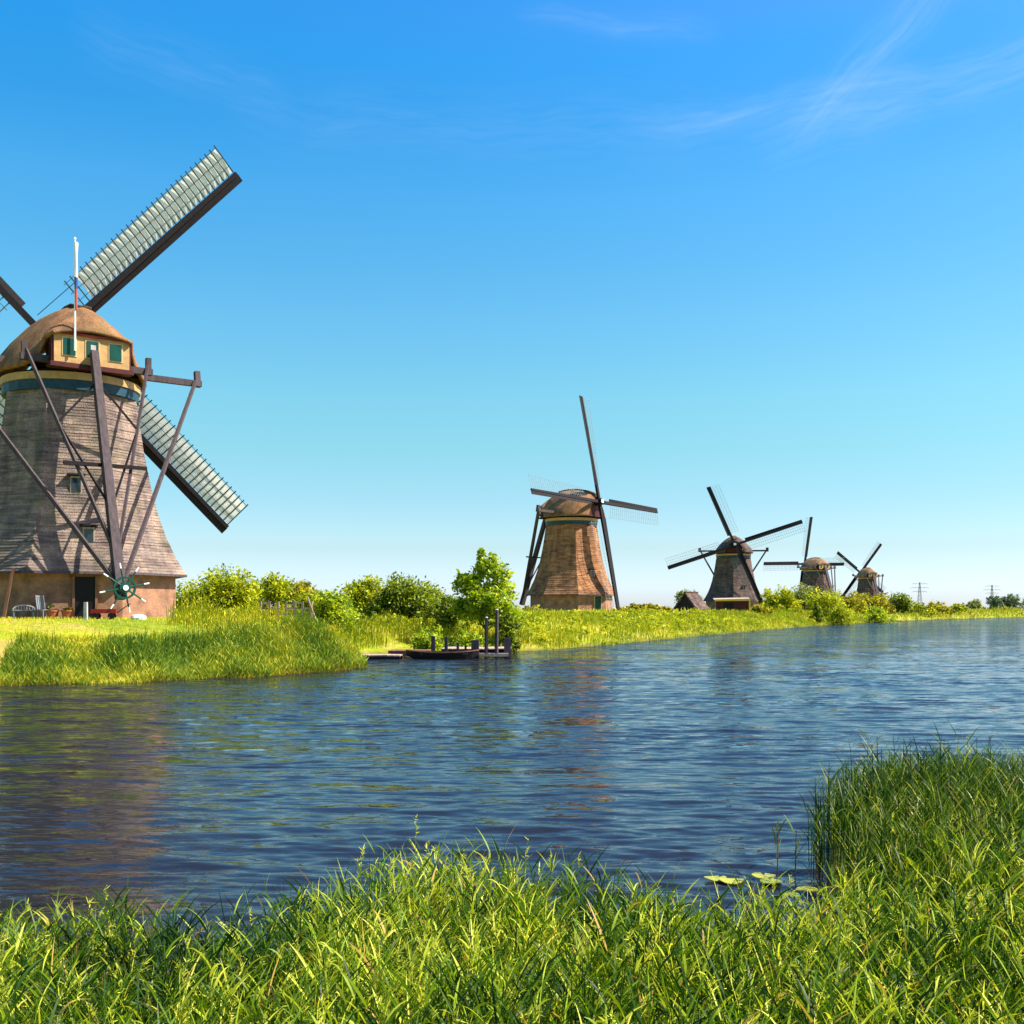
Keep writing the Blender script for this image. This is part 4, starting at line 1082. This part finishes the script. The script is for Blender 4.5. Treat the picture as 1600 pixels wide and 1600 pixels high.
# bench
x, y, z = mill1_pt(37, 53.6); t_ = empty('garden_bench', (x, y, z), R(18)); tag(t_, 'low white rounded garden bench by the dark brick wall', 'bench')
m = MB(); m.box((0, 0, 0.42), (1.0, 0.4, 0.06)); m.build('seat', M['steel'], t_)
m = MB(); pr = None
for i in range(9):
    a = math.pi * i / 8; p_ = Vector((-0.5 * math.cos(a), 0.2, 0.45 + 0.22 * math.sin(a)))
    if pr is not None: m.beam(pr, p_, 0.05, 0.06)
    pr = p_
for i in range(1, 8): m.beam((-.5 + i * .125, .2, .45), (-.5 + i * .125, .2, .45 + .22 * math.sin(math.acos(1 - i * .25))), 0.03, 0.03)
m.build('backrest', M['stone'], t_)
for x_ in (-.42, .42):
    for y_ in (-.15, .17): MB().box((x_, y_, 0.2), (0.06, 0.06, 0.4)).build('leg', M['steel'], t_)
# garden chair
x, y, z = mill1_pt(69, 53.4); t_ = empty('garden_chair', (x, y, z), R(60)); tag(t_, 'grey high-backed chair between the bench and the flower tubs', 'chair')
m = MB(); m.box((0, 0, 0.44), (0.48, 0.45, 0.05)); m.build('seat', M['steel'], t_)
m = MB()
for i in range(5): m.beam((-.2 + .1 * i, .22, .46), (-.2 + .1 * i, .36, 1.15), 0.06, 0.025)
m.beam((-.23, .34, 1.08), (.23, .34, 1.08), 0.05, 0.04); m.build('backrest', M['steel'], t_)
for x_ in (-.2, .2):
    for y_ in (-.19, .19): MB().box((x_, y_, 0.21), (0.045, 0.045, 0.42)).build('leg', M['steel'], t_)
# tubs with plants
for px_, wd, lb, sd in ((82, 0.62, 'terracotta tub right of the grey chair', 1), (106, 0.66, 'terracotta tub left of the dark doorway', 2)):
    x, y, z = mill1_pt(px_, 53.5); t_ = empty('flower_tub', (x, y, z)); tag(t_, lb, 'flower tub', 'terracotta tubs by the mill door')
    m = MB(); n_ = 14
    rg = [[(r_ * math.cos(2 * math.pi * i / n_), r_ * math.sin(2 * math.pi * i / n_), zz_) for i in range(n_)] for r_, zz_ in ((wd * .34, 0), (wd * .46, .36), (wd * .5, .36), (wd * .5, .44), (wd * .42, .44), (wd * .4, .36))]
    m.rings(rg).build('tub', M['terracotta'], t_)
    V_, F_, T_ = leaf_cloud([(0, 0, 0.5, wd * .38, wd * .38, 0.14)], 160, 0.06, sd); link(bpy.data.objects.new('plant', np_mesh('plant', V_, F_, T_, M['leaf_dark'])), t_)
# red wheelbarrow-like cart beside the capstan
x, y, z = mill1_pt(163, 52.6); t_ = empty('handcart', (x, y, z), R(10)); tag(t_, 'low red handcart beside the foot of the tail pole', 'handcart')
m = MB(); m.box((0, 0, 0.30), (1.15, 0.5, 0.05)); m.box((0, -.25, .38), (1.15, .04, .2)); m.box((0, .25, .38), (1.15, .04, .2)); m.box((-.57, 0, .38), (.04, .5, .2)); m.box((.57, 0, .38), (.04, .5, .2))
m.build('tray', M['red_paint'], t_)
for x_ in (-.35, .35):
    for y_ in (-.3, .3): MB().cyl((x_, y_ - .03, .15), (x_, y_ + .03, .15), .15, n=12).build('wheel', M['black'], t_)
m = MB(); m.beam((.58, 0, .3), (1.2, 0, .75), 0.04, 0.04); m.build('handle', M['dark_wood'], t_)
# white stone and grey post, leaning beam
x, y, z = mill1_pt(216, 53.0)
m = MB(); rg = []
for zz_, r_ in ((-.05, .26), (.08, .30), (.18, .24), (.24, .10)): rg.append([(r_ * (1.3 + .15 * math.sin(3 * t)) * math.cos(t), r_ * math.sin(t), zz_) for t in np.linspace(0, 6.283, 10, endpoint=False)])
o = m.rings(rg).build('boulder', M['white']); o.location = (x, y, z); tag(o, 'small white painted stone in the grass right of the capstan wheel', 'stone')
x, y, z = mill1_pt(134, 51.5); o = MB().box((0, 0, .38), (.16, .16, .9), taper=.9).build('bollard', M['stone']); o.location = (x, y, z); tag(o, 'short grey bollard in front of the dark doorway', 'bollard')
x, y, z = mill1_pt(5, 53.6); o = MB().beam((0, 0, -0.1), (0.38, 0.3, 2.5), 0.14, 0.14).build('prop', M['brown_wood']); o.location = (x, y, z); tag(o, 'brown timber leaning on the mill wall at the left edge', 'timber prop')

# grey fence beyond the lawn
fx0, fy, fz = mill1_pt(408, 63); fx1 = (486 - 800) / FOC * 63
root = empty('wooden_fence', (fx0, fy, fz)); tag(root, 'weathered grey gate and fence in the grass between the bushes', 'fence')
L = fx1 - fx0
for i in range(7):
    xx = L * i / 6; o = MB().box((0, 0, .45), (.12, .12, 1.25)).build('post', M['pale_wood'], root); o.location = (xx, 0, 0); o.rotation_euler = (0, random.uniform(-.04, .04), 0)
for i in range(6):
    for zz_ in (.35, .68, .98):
        if i == 2 and zz_ > .5: continue
        o = MB().box((0, 0, 0), (L / 6 - .13, .05, .10)).build('rail', M['pale_wood' if (i + int(zz_ * 10)) % 2 else 'grey_wood'], root); o.location = (L * (i + .5) / 6, -.02, zz_); o.rotation_euler = (0, random.uniform(-.05, .05), 0)
o = MB().beam((L * .93, -.1, 1.35), (L + .25, -.1, .1), .14, .08).build('brace', M['pale_wood'], root)

# ------------------------------------------------------------------ hut and shed by the dark windmill
Yh = 196; s_ = FOC / Yh; hx = (1080 - 800) / s_; hz = gz(hx, Yh)
root = empty('thatched_hut', (hx, Yh, hz + 0.1), R(52)); tag(root, 'small thatched hut with a dark gable left of the dark grey windmill', 'hut')
w2, l2, he, hr = 2.5, 2.1, 0.9, 3.4
m = MB(); m.add([(-l2, -w2 * .85, 0), (-l2, w2 * .85, 0), (-l2, 0, hr * .9), (l2, -w2 * .85, 0), (l2, w2 * .85, 0), (l2, 0, hr * .9)], [(0, 1, 2), (3, 5, 4), (0, 3, 4, 1)]); m.build('wall', M['black'], root)
for s2 in (-1, 1):
    m = MB(); m.add([(-l2 - .25, s2 * w2, .35), (l2 + .25, s2 * w2, .35), (l2 + .25, 0, hr), (-l2 - .25, 0, hr), (-l2 - .25, s2 * (w2 - .28), .25), (l2 + .25, s2 * (w2 - .28), .25), (l2 + .25, 0, hr - .35), (-l2 - .25, 0, hr - .35)],
          [(0, 1, 2, 3), (4, 7, 6, 5), (0, 4, 5, 1), (0, 3, 7, 4), (1, 5, 6, 2)]); m.build('roof', M['thatch_grey'], root)
m = MB(); m.beam((-l2 - .25, 0, hr + .04), (l2 + .25, 0, hr + .04), .4, .16); m.build('ridge', M['ridge'], root)
Ys = 172; s_ = FOC / Ys; hx = (1143 - 800) / s_; hz = gz(hx, Ys)
root = empty('shed', (hx, Ys, hz + .35), R(-6)); tag(root, 'low red-brown shed edged with yellow boards in front of the dark windmill', 'shed')
m = MB(); m.box((0, 0, .75), (5.0, 3.0, 1.5)); m.build('wall', M['dark_red'], root)
m = MB(); m.beam((-2.7, -1.7, 1.62), (2.7, -1.7, 1.75), .12, .30); m.build('fascia', M['yellow_paint'], root)
m = MB(); m.box((2.6, -1.62, .75), (.22, .16, 1.7)); m.build('corner_board', M['yellow_paint'], root)
m = MB(); m.add([(-2.75, -1.75, 1.68), (2.75, -1.75, 1.82), (2.75, 1.7, 2.1), (-2.75, 1.7, 2.0), (-2.75, -1.75, 1.58), (2.75, -1.75, 1.7), (2.75, 1.7, 1.98), (-2.75, 1.7, 1.9)],
               [(0, 1, 2, 3), (7, 6, 5, 4), (0, 4, 5, 1), (1, 5, 6, 2), (2, 6, 7, 3), (3, 7, 4, 0)]); m.build('roof', M['pale_wood'], root)
m = MB(); m.box((-.6, -1.52, .8), (1.5, .05, .8)); m.build('window', M['black'], root)

# ------------------------------------------------------------------ pylons
def pylon(px, ytop, Y, label):
    s_ = FOC / Y; x = (px - 800) / s_; z = gz(x, Y); H = EYE + (HY - ytop) / s_ - z
    root = empty('pylon', (x, Y, z)); tag(root, label, 'pylon', 'electricity pylons on the horizon')
    m = MB(); nb = 7; th = 0.16
    for k_ in range(nb):
        za, zb = H * k_ / nb, H * (k_ + 1) / nb; wa_, wb_ = H * .085 * (1 - .85 * k_ / nb), H * .085 * (1 - .85 * (k_ + 1) / nb)
        ca = [(-wa_, -wa_, za), (wa_, -wa_, za), (wa_, wa_, za), (-wa_, wa_, za)]; cb = [(-wb_, -wb_, zb), (wb_, -wb_, zb), (wb_, wb_, zb), (-wb_, wb_, zb)]
        for i in range(4):
            j = (i + 1) % 4; m.beam(ca[i], cb[i], th); m.beam(ca[i], cb[j], th * .7); m.beam(ca[j], cb[i], th * .7)
    m.build('mast', M['steel'], root)
    for f, wd in ((.95, .28), (.80, .34), (.66, .26)):
        m = MB(); m.beam((-H * wd, 0, H * f), (H * wd, 0, H * f), th); m.beam((-H * wd, 0, H * f), (0, 0, H * (f + .04)), th * .7); m.beam((H * wd, 0, H * f), (0, 0, H * (f + .04)), th * .7)
        for s2 in (-1, -.5, .5, 1): m.beam((s2 * H * wd, 0, H * f), (s2 * H * wd, 0, H * (f - .045)), th * .7)
        m.build('cross_arm', M['steel'], root)
pylon(1437, 910, 900, 'pale lattice pylon above the low bushes, left of the two on the right')
pylon(1550, 914, 1000, 'pale lattice pylon behind the pair of hazy trees')
